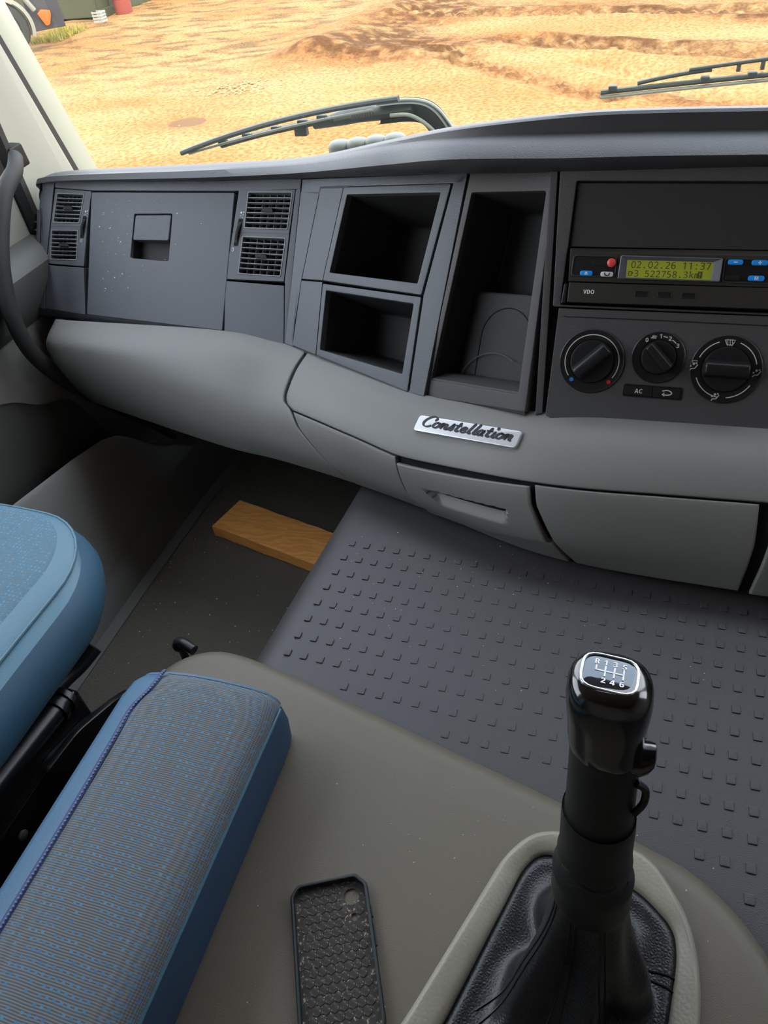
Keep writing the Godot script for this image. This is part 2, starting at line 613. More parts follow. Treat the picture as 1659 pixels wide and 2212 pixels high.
func yard():
	var f := Fr.new(Vector3(-5.99, -1.365, -9.68), Vector3(1, 0, 0), Vector3(0, 0, 1))
	var l := PackedVector3Array()
	for k in 36:
		var t := TAU * k / 36
		var r := 1.0 + 0.14 * sin(3 * t + 1) + 0.08 * sin(5 * t)
		l.append(f.p(cos(t) * 500 * r, sin(t) * 420 * r, 0))
	fan(l, false)
	tag(obj("puddle", M.water), "small brown muddy puddle lying on the sand", "puddle")
	# the lorry parked far away, only its rear corner shows beside the pillar
	var base := Vector3(-12.53, -1.3, -14.56)
	var lorry := thing("parked_lorry", base, "parked lorry far across the yard with dark chassis and orange lamp", "lorry")
	var right := Vector3(0.72, 0, -0.69).normalized()
	var wf := Fr.new(base + Vector3(0, 0.455, 0), right, Vector3(0, -1, 0))
	turned(wf, 0, 0, [450, -280, 450, -60, 432, -10, 405, 10, 285, 15, 275, -20, 250, -40, 105, -20, 95, 30, 50, 40], 40)
	var tyre := obj("tyre", M.tyre, lorry)
	turned(wf, 0, 0, [260, -30, 250, -5, 215, -18, 105, -25, 100, 20, 50, 30], 32)
	obj("wheel_rim", M.worn, tyre)
	var lo := []
	for q in [[520, -280], [550, 20], [480, 40], [470, -260]]:
		var c := PackedVector3Array()
		for k in 25:
			var t := PI + PI * k / 24.0 * 1.12
			c.append(wf.p(cos(t) * q[0], sin(t) * q[0], q[1]))
		lo.append(c)
	loft(lo, false, false, false)
	obj("fender", M.fender, lorry)
	slab(wf, rect(500, -1100, 1150, 130), -300, -60, 20, 20)
	obj("chassis_box", M.chassis, lorry)
	slab(wf, rect(-900, -1700, 490, -560), -800, -80, 30, 30)
	obj("body", M.chassis, lorry)
	slab(wf, pts([670, -160, 760, -225, 935, -185, 925, -110, 845, 50, 765, 60]), -40, 40, 20, 20)
	obj("indicator_lamp", M.amber, lorry).set_meta("label", "orange indicator lamp")
	tube(PackedVector3Array([wf.p(430, -620, 20), wf.p(540, -420, 30), wf.p(640, -230, 10)]), [0.05], 10)
	obj("pipe", M.fender, lorry)
	var gb := Vector3(-12.95, -1.3, -19.6)
	var cont := thing("container", gb, "olive green steel container standing behind the parked lorry", "container")
	var gf := Fr.new(gb, Vector3(0.04, 0, -1).normalized(), Vector3(0, -1, 0))
	slab(gf, rect(-1300, -2400, 6000, -40), -2400, 0, 20, 20)
	obj("container_wall", M.green, cont)
	for k in 14:
		slab(gf, rect(-1200 + k * 500, -2250, -1000 + k * 500, -150), -10, 40, 10, 25)
		obj("rib", M.green, cont)
	slab(gf, rect(-1300, -170, 6000, 0), -60, 60, 5, 10)
	obj("bottom_rail", M.green, cont)
	var drum := thing("red_barrel", Vector3(-12.6, -1.3, -18.9), "red steel barrel standing in front of the green container", "barrel")
	var df := Fr.new(Vector3(-12.6, -1.3, -18.9), Vector3(1, 0, 0), Vector3(0, 0, 1))
	turned(df, 0, 0, [200, 0, 210, 20, 205, 300, 215, 310, 215, 330, 205, 340, 205, 640, 215, 650, 215, 670, 205, 680, 210, 940, 190, 945, 185, 930], 24)
	obj("drum", M.redpaint, drum)
	turned(df, 90, 60, [30, 930, 30, 950, 15, 955], 12)
	obj("bung", M.worn, drum)
	var cr := Vector3(-12.5, -1.27, -17.7)
	var bx := thing("white_crate", cr, "small white slatted crate on the ground near the container", "crate")
	for k in 4:
		var y0 := k * 0.058
		block(cr + Vector3(-0.12, y0, 0.10), cr + Vector3(0.12, y0 + 0.035, 0.112), 0.003)
		obj("slat", M.crate, bx)
		block(cr + Vector3(-0.12, y0, -0.112), cr + Vector3(0.12, y0 + 0.035, -0.10), 0.003)
		obj("slat", M.crate, bx)
		block(cr + Vector3(0.108, y0, -0.10), cr + Vector3(0.12, y0 + 0.035, 0.10), 0.003)
		obj("slat", M.crate, bx)
	for sx in [-1, 1]:
		for sz in [-1, 1]:
			block(cr + Vector3(sx * 0.1 - 0.01, 0, sz * 0.09 - 0.01), cr + Vector3(sx * 0.1 + 0.01, 0.215, sz * 0.09 + 0.01), 0.003)
			obj("post", M.crate, bx)
	# dry grass by the lorry's wheel and gravel: nobody could count them
	for k in 900:
		var a := Vector3(-12.75 + rng.randf_range(-0.35, 0.4), -1.3, -16.4 + rng.randf_range(-0.6, 0.7))
		var h := rng.randf_range(0.05, 0.2)
		var d := Vector3(rng.randf_range(-0.08, 0.08), h, rng.randf_range(-0.08, 0.08))
		var s := Vector3(rng.randf_range(-1, 1), 0, rng.randf_range(-1, 1)).normalized() * 0.012
		tri(a - s, a + d, a + s)
	tag(obj("dry_grass", M.straw), "patch of dry yellow grass beside the parked lorry's wheel", "grass", "", "stuff")
	for k in 300:
		var c := Vector3(-5.75 + rng.randfn() * 0.35, -1.3, -11.15 + rng.randfn() * 0.22)
		if k > 160: c = Vector3(rng.randf_range(-11, -2), -1.29, rng.randf_range(-15, -8))
		pebble(c, rng.randf_range(0.008, 0.022) if k > 160 else rng.randf_range(0.012, 0.032))
	tag(obj("gravel", M.stone), "pale stones and gravel scattered over the sandy yard", "gravel", "", "stuff")

func pebble(c: Vector3, r: float):
	var p := []
	for d in [Vector3(1, 0, 0), Vector3(0, 0, 1), Vector3(-1, 0, 0), Vector3(0, 0, -1)]:
		p.append(c + d * r * rng.randf_range(0.7, 1.3))
	var t := c + Vector3(rng.randf_range(-0.3, 0.3) * r, r * 0.7, rng.randf_range(-0.3, 0.3) * r)
	for k in 4: tri(t, p[k], p[(k + 1) % 4])

func blade(a: Vector3, b: Vector3, bow: Vector3, w: float, parent: Node3D, called: String, m: Material):
	var p := PackedVector3Array()
	for k in 13:
		var t := k / 12.0
		p.append(a.lerp(b, t) + bow * (1 - pow(2 * t - 1, 2.0)))
	tube(p, [w], 8, 0.8)
	return obj(called, m, parent)

func wz(y: float) -> float:
	return -1.71 + 0.297 * (y - 0.65)

func on_glass(x: float, y: float, out := 0.0) -> Vector3:
	return Vector3(x, y, wz(y) - out)

func wipers():
	var w := thing("wiper", on_glass(-0.41, 0.68), "wiper lying low across the left half of the windscreen, with a bent arm", "wiper", "windscreen wipers")
	var tip := on_glass(-1.085, 0.683, 0.0)
	var end := on_glass(-0.51, 0.793, 0.0)
	blade(tip, end, Vector3(0, 0.016, 0.004), 0.0078, w, "rubber_blade", M.wiper)
	blade(tip + Vector3(0.02, -0.002, 0), end + Vector3(-0.06, -0.02, 0), Vector3(0, 0.006, 0), 0.0035, w, "blade_rail", M.wiperlight)
	blade(on_glass(-0.98, 0.694, 0.02), on_glass(-0.68, 0.748, 0.02), Vector3(0, 0.004, 0), 0.009, w, "yoke", M.wiper)
	for x in [-0.97, -0.9, -0.82, -0.75, -0.7]:
		var y := lerpf(0.694, 0.75, (x + 0.98) / 0.3)
		block(on_glass(x, y, 0.012) - Vector3(0.012, 0.0, 0.006), on_glass(x, y, 0.012) + Vector3(0.012, 0.014, 0.006), 0.003)
		obj("yoke_clip", M.wiper, w)
	block(on_glass(-0.76, 0.727, 0.02) - Vector3(0.016, 0.012, 0.01), on_glass(-0.76, 0.727, 0.02) + Vector3(0.014, 0.008, 0.01), 0.004)
	obj("hinge_block", M.wiper, w)
	tube(smooth([on_glass(-0.73, 0.733, 0.03), on_glass(-0.64, 0.75, 0.035), on_glass(-0.56, 0.757, 0.035), on_glass(-0.49, 0.765, 0.035)], 6), [0.011, 0.012, 0.014, 0.016, 0.018, 0.02], 10, 0.8)
	obj("arm", M.wiper, w)
	for k in 9:
		var q := on_glass(-0.625 + k * 0.006, 0.757 + k * 0.0008, 0.0)
		tube(PackedVector3Array([q - Vector3(0.001, 0, 0.006), q + Vector3(0.001, 0, -0.006)]), [0.006], 8)
		obj("spring_coil", M.worn, w)
	# bent cover of the arm, a shallow channel
	var mid := smooth([on_glass(-0.57, 0.775, 0.03), on_glass(-0.49, 0.778, 0.035), on_glass(-0.445, 0.763, 0.035), on_glass(-0.41, 0.715, 0.03), on_glass(-0.375, 0.65, 0.025)], 6)
	var rows := []
	for i in mid.size():
		var d := (mid[mini(i + 1, mid.size() - 1)] - mid[maxi(i - 1, 0)]).normalized()
		var s := d.cross(Vector3.BACK).normalized()
		if s.y < 0: s = -s
		var r := PackedVector3Array()
		for q in [[0.0, 0.022], [0.002, 0.0], [0.006, -0.004], [-0.034, -0.006], [-0.038, 0.0], [-0.036, 0.02]]:
			r.append(mid[i] + s * q[0] + Vector3(0, 0, q[1]))
		rows.append(r)
	grid(rows)
	obj("arm_cover", M.wiper, w)
	tube(smooth([on_glass(-0.57, 0.779, 0.025), on_glass(-0.49, 0.782, 0.03), on_glass(-0.442, 0.766, 0.03), on_glass(-0.405, 0.717, 0.025), on_glass(-0.37, 0.65, 0.02)], 6), [0.0035], 8)
	obj("cover_edge", M.paint, w)
	tube(smooth([on_glass(-0.535, 0.758, 0.0), on_glass(-0.49, 0.757, 0.0), on_glass(-0.45, 0.73, 0.0), on_glass(-0.425, 0.69, 0.0), on_glass(-0.41, 0.64, 0.0)], 6), [0.004], 8)
	obj("washer_hose", M.wiperlight, w)
	var w2 := thing("wiper", on_glass(0.6, 0.79), "wiper at the right edge of the windscreen, tip pointing left, with a strutted frame", "wiper", "windscreen wipers")
	var a := on_glass(-0.097, 0.79)
	var b := on_glass(0.62, 0.83)
	blade(a, b, Vector3(0, 0.004, 0), 0.006, w2, "rubber_blade", M.wiper)
	blade(a + Vector3(0, -0.008, 0.004), b + Vector3(0, -0.008, 0.004), Vector3(0, 0.004, 0), 0.004, w2, "blade_rail", M.wiperlight)
	blade(on_glass(-0.03, 0.802, 0.01), on_glass(0.1, 0.821, 0.012), Vector3(0, 0.002, 0), 0.005, w2, "yoke", M.wiper)
	blade(on_glass(0.06, 0.822, 0.012), on_glass(0.62, 0.87, 0.015), Vector3(0, 0.002, 0), 0.0045, w2, "frame_bar", M.wiper)
	for x in [0.145, 0.185, 0.23, 0.3, 0.4, 0.5]:
		var t: float = (x - 0.06) / 0.56
		tube(PackedVector3Array([on_glass(x, 0.806 + 0.03 * (x + 0.1) / 0.7, 0.006), on_glass(x, 0.823 + 0.048 * t, 0.012)]), [0.004], 6)
		obj("strut", M.wiper, w2)
	for x in [-0.075, 0.09, 0.17]:
		block(on_glass(x, 0.795 + 0.06 * (x + 0.1)) - Vector3(0.008, 0.003, 0.008), on_glass(x, 0.795 + 0.06 * (x + 0.1)) + Vector3(0.008, 0.006, 0.008), 0.002)
		obj("rail_clip", M.wiper, w2)
	# ribbed grip outside below the windscreen
	var g := thing("ribbed_grip", Vector3(-0.63, 0.62, -1.75), "grey ribbed plastic grip outside below the windscreen, beside the wiper arm", "grip")
	block(Vector3(-0.715, 0.60, -1.80), Vector3(-0.53, 0.658, -1.735), 0.008)
	obj("grip_base", M.worn, g)
	for k in 4:
		var gf := Fr.new(Vector3(-0.692 + k * 0.046, 0.668, -1.757), Vector3(1, 0, 0), Vector3(0, 0, 1))
		var up := 14.0 + k * 4.0
		turned(gf, 0, 0, [27, -20, 27, up - 8, 25, up - 2, 20, up + 3, 12, up + 5.5, 2, up + 6.5], 28)
		obj("rib", M.fender, g)

# ---------------------------------------------------------------- the cab's shell
func shell():
	block(Vector3(-1.3, -0.06, -1.5), Vector3(1.3, 0.0, 0.9), 0.003)
	struct("floor", M.floor, "dark worn carpeted cab floor in the footwell, dusty", "floor")
	block(Vector3(-1.35, 1.82, -1.4), Vector3(1.35, 1.9, 0.95), 0.01)
	struct("ceiling", M.headliner, "pale roof lining above the cab, out of view", "ceiling")
	block(Vector3(-1.3, -0.05, -1.56), Vector3(1.3, 0.645, -1.5), 0.003)
	struct("wall_front", M.void, "dark firewall behind the dashboard, below the windscreen", "wall")
	# rear wall
	block(Vector3(-1.3, -0.05, 0.9), Vector3(1.3, 1.85, 0.95), 0.003)
	struct("wall_rear", M.headliner, "pale rear wall of the cab behind the viewer", "wall")
	for q in [[-1.5, -0.05, 0.9, 0.85], [-1.4, 1.65, 0.9, 1.85], [-0.8, 0.85, 0.9, 1.65]]:
		block(Vector3(1.25, q[1], q[0]), Vector3(1.31, q[3], q[2]), 0.003)
	struct("wall_right", M.door, "grey driver's side wall of the cab, out of view", "wall")
	# left wall behind the door
	for q in [[-1.5, -0.05, 0.9, 0.66], [-1.35, 1.72, 0.9, 1.85], [0.2, 0.66, 0.9, 1.72]]:
		block(Vector3(-1.31, q[1], q[0]), Vector3(-1.26, q[3], q[2]), 0.003)
	struct("wall_left", M.cream, "pale sheet metal side wall behind the passenger door", "wall")
	quad(Vector3(-1.285, 0.66, -1.3), Vector3(-1.285, 0.66, 0.2), Vector3(-1.285, 1.72, 0.2), Vector3(-1.285, 1.72, -1.3))
	struct("window_2", M.glass, "passenger door window glass at the left edge", "window")
	quad(Vector3(1.28, 0.85, -1.4), Vector3(1.28, 0.85, -0.8), Vector3(1.28, 1.65, -0.8), Vector3(1.28, 1.65, -1.4))
	struct("window_3", M.glass, "driver's door window glass, out of view", "window")
	# windscreen
	var a := Vector3(-1.34, 0.56, wz(0.56) + 0.03)
	var b := Vector3(-1.34, 1.83, wz(1.83) + 0.03)
	quad(b, Vector3(1.34, b.y, b.z), Vector3(1.34, a.y, a.z), a)
	struct("window_1", M.glass, "large clear windscreen above the dashboard looking onto the yard", "window")
	# front panel outside below the windscreen
	block(Vector3(-1.34, -0.3, -1.76), Vector3(1.34, 0.575, -1.70), 0.01)
	struct("trim_4", M.paint, "white painted front panel below the windscreen outside", "panel")
	for s in [-1, 1]:
		var p0 := Vector3(-1.318 * s * -1.0, 0, 0)
		pillar(s)

func pillar(s: int):
	# s = -1 left, 1 right; strips run up along the slanted windscreen
	var rows_paint := []
	var rows_seal := []
	var rows_trim := []
	var rows_edge := []
	for k in 9:
		var y := 0.5 + k * 0.17
		var zf := wz(y) + 0.06
		var d := 0.297 * (y - 0.65)
		rows_paint.append(strip(s, [[1.345, zf - 0.05, y], [1.318, zf - 0.02, y], [1.304, zf + 0.045, y], [1.304, zf + 0.07, y]]))
		rows_seal.append(strip(s, [[1.306, zf + 0.063, y], [1.298, zf + 0.066, y], [1.292, zf + 0.088, y], [1.298, zf + 0.098, y]]))
		var zb := minf(-1.277 + 0.0, -1.277) + 0.02 * (y - 0.7)
		var z0 := zf + 0.088
		var l := []
		for q in [[1.300, 0.0], [1.288, 0.02], [1.276, 0.1], [1.268, 0.22], [1.255, 0.28], [1.24, 0.6], [1.222, 0.95], [1.212, 1.0], [1.222, 1.02]]:
			l.append([q[0], lerpf(z0, maxf(zb, z0 + 0.1), q[1]), y])
		rows_trim.append(strip(s, l))
		var ze := maxf(zb, z0 + 0.1)
		rows_edge.append(strip(s, [[1.225, ze - 0.012, y], [1.2, ze - 0.008, y], [1.196, ze + 0.01, y], [1.206, ze + 0.026, y], [1.225, ze + 0.03, y]]))
	grid(rows_paint)
	var side := "left" if s < 0 else "right"
	struct("trim_1" if s < 0 else "trim_5", M.paint, "white painted %s edge of the windscreen opening" % side, "pillar")
	grid(rows_seal)
	struct("trim_2" if s < 0 else "trim_6", M.rubber, "black rubber seal along the %s edge of the windscreen" % side, "seal")
	grid(rows_trim)
	struct("trim_3" if s < 0 else "trim_7", M.cream, "cream plastic cover of the %s windscreen pillar" % side, "pillar")
	grid(rows_edge)
	struct("trim_8" if s < 0 else "trim_9", M.rubber, "dark rubber door seal running down beside the %s pillar" % side, "seal")

func strip(s: int, l: Array) -> PackedVector3Array:
	var o := PackedVector3Array()
	for q in l: o.append(Vector3(q[0] * s, q[2], q[1]))
	return o

func door():
	var d := thing("door_1", Vector3(-1.2, 0.0, -0.6), "grey passenger door with dark moulded pocket and black upper trim", "door")
	d.set_meta("kind", "structure")
	var df := Fr.new(Vector3(-1.2, 0, 0), Vector3(0, 0, -1), Vector3(0, -1, 0))   # u forwards, v down
	# upper part of the door below the window: cream frame, black trim, grey panel
	slab(df, pts([-400, -760, 1255, -760, 1285, -660, 1290, -540, -400, -540]), -40, -12, 6, 4)
	obj("window_frame", M.cream, d)
	var rows := []
	for z in [0.4, -0.2, -0.7, -1.0, -1.15, -1.29]:
		var k: float = clampf((z + 0.7) / -0.59, 0, 1)
		var r := PackedVector3Array()
		for q in [[-1.215, 0.675], [-1.20, 0.672], [-1.165, 0.655], [-1.150, 0.635], [-1.152, 0.60], [-1.175, 0.55], [-1.19, 0.525], [-1.205, 0.515]]:
			r.append(Vector3(q[0] - 0.01 * k, q[1] - 0.008 * k, z))
		rows.append(r)
	grid(rows)
	obj("upper_trim", M.doordark, d)
	# grey panel with the hollow of the pocket cut out of its lower edge
	var p := pts([-400, -530, 1290, -525, 1320, -330, 1390, 60])
	var cut := smooth2(pts([1335, 40, 1290, -90, 1236, -150, 1200, -215, 1160, -305, 1122, -338, 1060, -365, 972, -425, 800, -455, 500, -470, -400, -470]), 4)
	for q in cut: p.append(q)
	var flat := PackedVector2Array(p)
	var tr := Geometry2D.triangulate_polygon(flat)
	for k in range(0, tr.size(), 3):
		var a := flat[tr[k]]
		var b := flat[tr[k + 1]]
		var c := flat[tr[k + 2]]
		if (b - a).cross(c - a) < 0: tri(df.p(a.x, a.y, 0), df.p(c.x, c.y, 0), df.p(b.x, b.y, 0))
		else: tri(df.p(a.x, a.y, 0), df.p(b.x, b.y, 0), df.p(c.x, c.y, 0))
	for k in flat.size():
		var a := flat[k]
		var b := flat[(k + 1) % flat.size()]
		quad(df.p(a.x, a.y, -14), df.p(b.x, b.y, -14), df.p(b.x, b.y, 0), df.p(a.x, a.y, 0))
	obj("door_panel", M.door, d, 30)
	# dark liner of the pocket behind the cut-out
	slab(df, pts([-400, -500, 900, -500, 1150, -380, 1330, -120, 1360, 60, -400, 60]), -40, -9, 10, 4)
	obj("pocket_liner", M.doordark, d)
	# outer wall of the pocket, flaring down to the sill
	rows = []
	for q in [[0.4, 0.34, 0.30], [-0.3, 0.335, 0.295], [-0.82, 0.30, 0.26], [-1.0, 0.27, 0.23], [-1.10, 0.248, 0.21], [-1.15, 0.225, 0.19], [-1.2, 0.18, 0.15], [-1.26, 0.12, 0.09], [-1.33, 0.06, 0.03], [-1.40, 0.01, 0.0]]:
		var z: float = q[0]
		var t: float = q[1]
		var fr: float = clampf((z + 1.15) / -0.25, 0, 1)
		var x0 := -1.112 - 0.05 * fr
		var r := PackedVector3Array()
		r.append(Vector3(-1.19, minf(t - 0.12, 0.1), z))
		r.append(Vector3(x0 - 0.035, minf(t - 0.03, 0.18), z))
		r.append(Vector3(x0 - 0.012, t - 0.006, z))
		r.append(Vector3(x0 - 0.003, t, z))
		r.append(Vector3(x0 + 0.008, t - 0.008, z))
		r.append(Vector3(x0 + 0.018, t * 0.80, z))
		r.append(Vector3(lerpf(x0, -1.02, 0.45), t * 0.48, z))
		r.append(Vector3(lerpf(x0, -1.02, 0.8), t * 0.2, z))
		r.append(Vector3(-1.02 - 0.03 * fr, -0.005, z))
		rows.append(r)
	grid(rows)
	obj("pocket_wall", M.sill, d, 50)
	# sill kick strip on the floor
	rows = []
	for z in [0.4, -0.4, -0.9, -1.15, -1.3, -1.45]:
		var r := PackedVector3Array()
		for q in [[-1.08, 0.05], [-1.03, 0.046], [-1.005, 0.03], [-0.985, 0.006], [-0.96, 0.002]]:
			r.append(Vector3(q[0] + 0.02 * clampf((z + 1.0) / -0.4, 0, 1), q[1], z))
		rows.append(r)
	grid(rows)
	struct("baseboard_left", M.doordark, "dark sill strip along the passenger door at floor level", "sill")
	# grab handle
	var g := thing("grab_handle", Vector3(-1.17, 0.8, -1.24), "long curved black grab handle at the left edge beside the door", "handle")
	var path := smooth([Vector3(-1.178, 0.815, -1.262), Vector3(-1.160, 0.80, -1.225), Vector3(-1.152, 0.777, -1.167), Vector3(-1.148, 0.713, -1.106), Vector3(-1.144, 0.656, -1.069), Vector3(-1.14, 0.592, -1.045), Vector3(-1.14, 0.519, -1.046), Vector3(-1.14, 0.447, -1.076), Vector3(-1.14, 0.368, -1.126), Vector3(-1.145, 0.261, -1.211), Vector3(-1.15, 0.139, -1.313), Vector3(-1.16, 0.03, -1.40)], 5)
	var rad := []
	for k in path.size():
		rad.append(lerpf(0.015, 0.017, clampf(k / 8.0, 0, 1)) if k < 34 else lerpf(0.017, 0.009, (k - 34) / 21.0))
	tube(path, rad, 16, 0.85, Vector3.RIGHT)
	obj("grip", M.dark, g)
	slab(Fr.new(Vector3(-1.208, 0.812, -1.288), Vector3(0.15, 0.1, -1).normalized(), Vector3(0, -1, -0.05)), rect(-17, -16, 18, 26), -10, 18, 4, 3)
	obj("mounting_bracket", M.black, g)

# ---------------------------------------------------------------- floor, tunnel, mat, cover
func tunnel():
	# profile across x, swept along z
	var rows := []
	for z in [0.85, 0.0, -0.5, -0.8, -0.86, -1.0, -1.2, -1.49]:
		var r := PackedVector3Array()
		var dx: float = clampf((z + 0.9) / 0.4, 0, 1) * -0.045
		var drop: float = clampf((-0.86 - z) / 0.5, 0, 1) * 0.06
		for q in [[-0.53, -0.01], [-0.505, 0.05], [-0.475, 0.18], [-0.455, 0.26], [-0.445, 0.30], [-0.432, 0.322], [-0.412, 0.335], [-0.385, 0.34], [-0.2, 0.341], [0.0, 0.341], [0.3, 0.34], [0.6, 0.34], [0.66, 0.3], [0.7, 0.0]]:
			r.append(Vector3(q[0] + dx * clampf(1.0 - (q[0] + 0.53) / 0.3, 0, 1), q[1] - drop * q[1] / 0.34, z))
		rows.append(r)
	grid(rows)
	var m := obj("rubber_mat", M.mat, null, 60)
	tag(m, "dark grey rubber mat with raised squares, draped over the engine tunnel", "mat")
	var f := Fr.new(Vector3.ZERO, Vector3(1, 0, 0), Vector3(0, 0, 1))
	slab(f, rect(-5.0, -5.7, 5.0, 5.7), -1.5, 0.85, 1.2, 0.8)
	var stud := obj("raised_square", M.mat, m)
	stud.position = Vector3(-0.388, 0.3405, -0.801) - m.position
	var edge := pts([-0.559, -0.527, -0.461, -0.544, -0.26, -0.496, -0.127, -0.462, 0.02, -0.432, 0.144, -0.386, 0.193, -0.346, 0.5, -0.1])
	for j in 13:
		for i in 27:
			if i == 0 and j == 0: continue
			var x := -0.388 + i * 0.026 - j * 0.0032
			var z := -0.801 + j * 0.0332 + i * 0.0012
			var lim := -0.1
			for k in edge.size() - 1:
				if x >= edge[k].x and x <= edge[k + 1].x: lim = lerpf(edge[k].y, edge[k + 1].y, inverse_lerp(edge[k].x, edge[k + 1].x, x))
			if z > lim - 0.02 or x > 0.24: continue
			var c: MeshInstance3D = stud.duplicate()
			c.name = numbered("raised_square")
			m.add_child(c, true)
			c.position = Vector3(x, 0.3408, z) - m.position
	# engine cover: a soft slab whose front edge runs diagonally over the mat
	var o := pts([-585, -480, -560, -522, -514, -548, -461, -546, -380, -528, -260, -498, -127, -464, -9, -434, 144, -388, 193, -348, 225, -300, 250, -200, 262, 0, 262, 700, -590, 700])
	var l := []
	for q in [[-360, -60], [-40, -6], [-18, 0], [-9, 5], [-3.5, 12], [-0.8, 20], [0, 30], [1.5, 60]]:
		l.append(lift(ff, fil(off(o, q[1]), 30, 4), q[0]))
	loft(l, false, false)
	var top := fil(off(o, 60), 30, 4)
	var tr := Geometry2D.triangulate_polygon(top)
	for k in range(0, tr.size(), 3):
		var a := top[tr[k]]
		var b := top[tr[k + 1]]
		var c := top[tr[k + 2]]
		if (b - a).cross(c - a) < 0:
			var s := b
			b = c; c = s
		tri(ff.p(a.x, a.y, 1.5), ff.p(b.x, b.y, 1.5), ff.p(c.x, c.y, 1.5))
	tag(obj("engine_cover", M.cover, null, 60), "taupe moulded engine cover under the gear lever and the phone case", "cover")

# ---------------------------------------------------------------- dashboard
var ST := [[-1.12, 0.54, -1.127, 0.517, -1.08, 0.484, -1.072, 0.446, -1.08, 0.386, -1.10, 0.332, -1.128],
	[-0.75, 0.528, -1.142, 0.510, -1.085, 0.475, -1.045, 0.43, -1.02, 0.385, -1.012, 0.338, -1.02],
	[-0.60, 0.512, -1.13, 0.498, -1.075, 0.467, -1.03, 0.43, -1.0, 0.385, -0.985, 0.338, -0.992],
	[-0.44, 0.51, -1.065, 0.498, -1.01, 0.470, -0.965, 0.433, -0.94, 0.385, -0.935, 0.341, -0.95],
	[-0.28, 0.512, -0.995, 0.500, -0.945, 0.474, -0.905, 0.435, -0.88, 0.385, -0.88, 0.342, -0.90],
	[-0.06, 0.535, -0.945, 0.522, -0.89, 0.494, -0.845, 0.453, -0.818, 0.40, -0.808, 0.345, -0.825],
	[0.22, 0.54, -0.942, 0.525, -0.885, 0.496, -0.845, 0.455, -0.815, 0.41, -0.798, 0.360, -0.793],
	[0.5, 0.54, -0.942, 0.525, -0.885, 0.496, -0.845, 0.455, -0.815, 0.41, -0.798, 0.360, -0.793]]

func crom(p: Array, t: float) -> Vector3:
	var n := p.size()
	var i := clampi(int(floor(t)), 0, n - 2)
	var a: Vector3 = p[i - 1] if i > 0 else p[0] * 2 - p[1]
	var d: Vector3 = p[i + 2] if i + 2 < n else p[n - 1] * 2 - p[n - 2]
	return (p[i] as Vector3).cubic_interpolate(p[i + 1], a, d, t - i)

var stp := []
func sweep_at(s: float, t: float) -> Vector3:
	if stp.is_empty():
		for q in ST:
			var r := []
			for k in 6: r.append(Vector3(q[0], q[1 + k * 2], q[2 + k * 2]))
			stp.append(r)
	var c := []
	var i := clampi(int(floor(s)), 0, 6)
	for j in range(maxi(i - 1, 0), mini(i + 3, 8)): c.append(crom(stp[j], t))
	return crom(c, s - maxi(i - 1, 0))

func sweep_n(s: float, t: float) -> Vector3:
	var a := sweep_at(minf(s + 0.02, 7), t) - sweep_at(maxf(s - 0.02, 0), t)
	var b := sweep_at(s, minf(t + 0.03, 5)) - sweep_at(s, maxf(t - 0.03, 0))
	return b.cross(a).normalized()

func along(p: Array, k: float) -> Vector2:
	var L := 0.0
	for i in p.size() - 1: L += (p[i + 1] - p[i]).length()
	var w := k * L
	for i in p.size() - 1:
		var d: float = (p[i + 1] - p[i]).length()
		if w <= d or i == p.size() - 2: return (p[i] as Vector2).lerp(p[i + 1], clampf(w / maxf(d, 1e-6), 0, 1))
		w -= d
	return p[-1]

func patch(top: Array, right: Array, bottom: Array, left: Array, proud := 0.0, na := 26, nb := 18, dent := [], deep := 0.0):
	# a panel of the rounded bolster; the four edges are drawn on its surface (station, profile)
	var A := [[0.0, -9.0], [0.0, -2.0], [0.004, -0.6], [0.012, 0.0]]
	for k in na - 1: A.append([(k + 1.0) / na, 0.0])
	A.append_array([[0.988, 0.0], [0.996, -0.6], [1.0, -2.0], [1.0, -9.0]])
	var B := [[0.0, -9.0], [0.0, -2.0], [0.006, -0.6], [0.02, 0.0]]
	for k in nb - 1: B.append([(k + 1.0) / nb, 0.0])
	B.append_array([[0.98, 0.0], [0.994, -0.6], [1.0, -2.0], [1.0, -9.0]])
	var rows := []
	for b in B:
		var r := PackedVector3Array()
		for a in A:
			var u: float = a[0]
			var v: float = b[0]
			var q := along(top, u) * (1 - v) + along(bottom, u) * v + along(left, v) * (1 - u) + along(right, v) * u - (top[0] as Vector2) * (1 - u) * (1 - v) - (top[-1] as Vector2) * u * (1 - v) - (bottom[0] as Vector2) * (1 - u) * v - (bottom[-1] as Vector2) * u * v
			var low := 0.0
			if not dent.is_empty() and Geometry2D.is_point_in_polygon(q, PackedVector2Array(dent)):
				# pressed-in grip: steep at its top edge, running out towards the bottom
				low = deep * clampf((q.y - 3.28 + 0.18 * (q.x - 4.6)) / 0.05, 0, 1) * clampf((3.86 - q.y - 0.2 * (q.x - 4.3)) / 0.34, 0, 1) * clampf((q.x - 4.0) / 0.12, 0, 1) * clampf((4.69 - q.x) / 0.03, 0, 1)
			r.append(sweep_at(q.x, q.y) + sweep_n(q.x, q.y) * (minf(a[1], b[1]) * 0.001 + proud - low))
		rows.append(r)
	grid(rows)

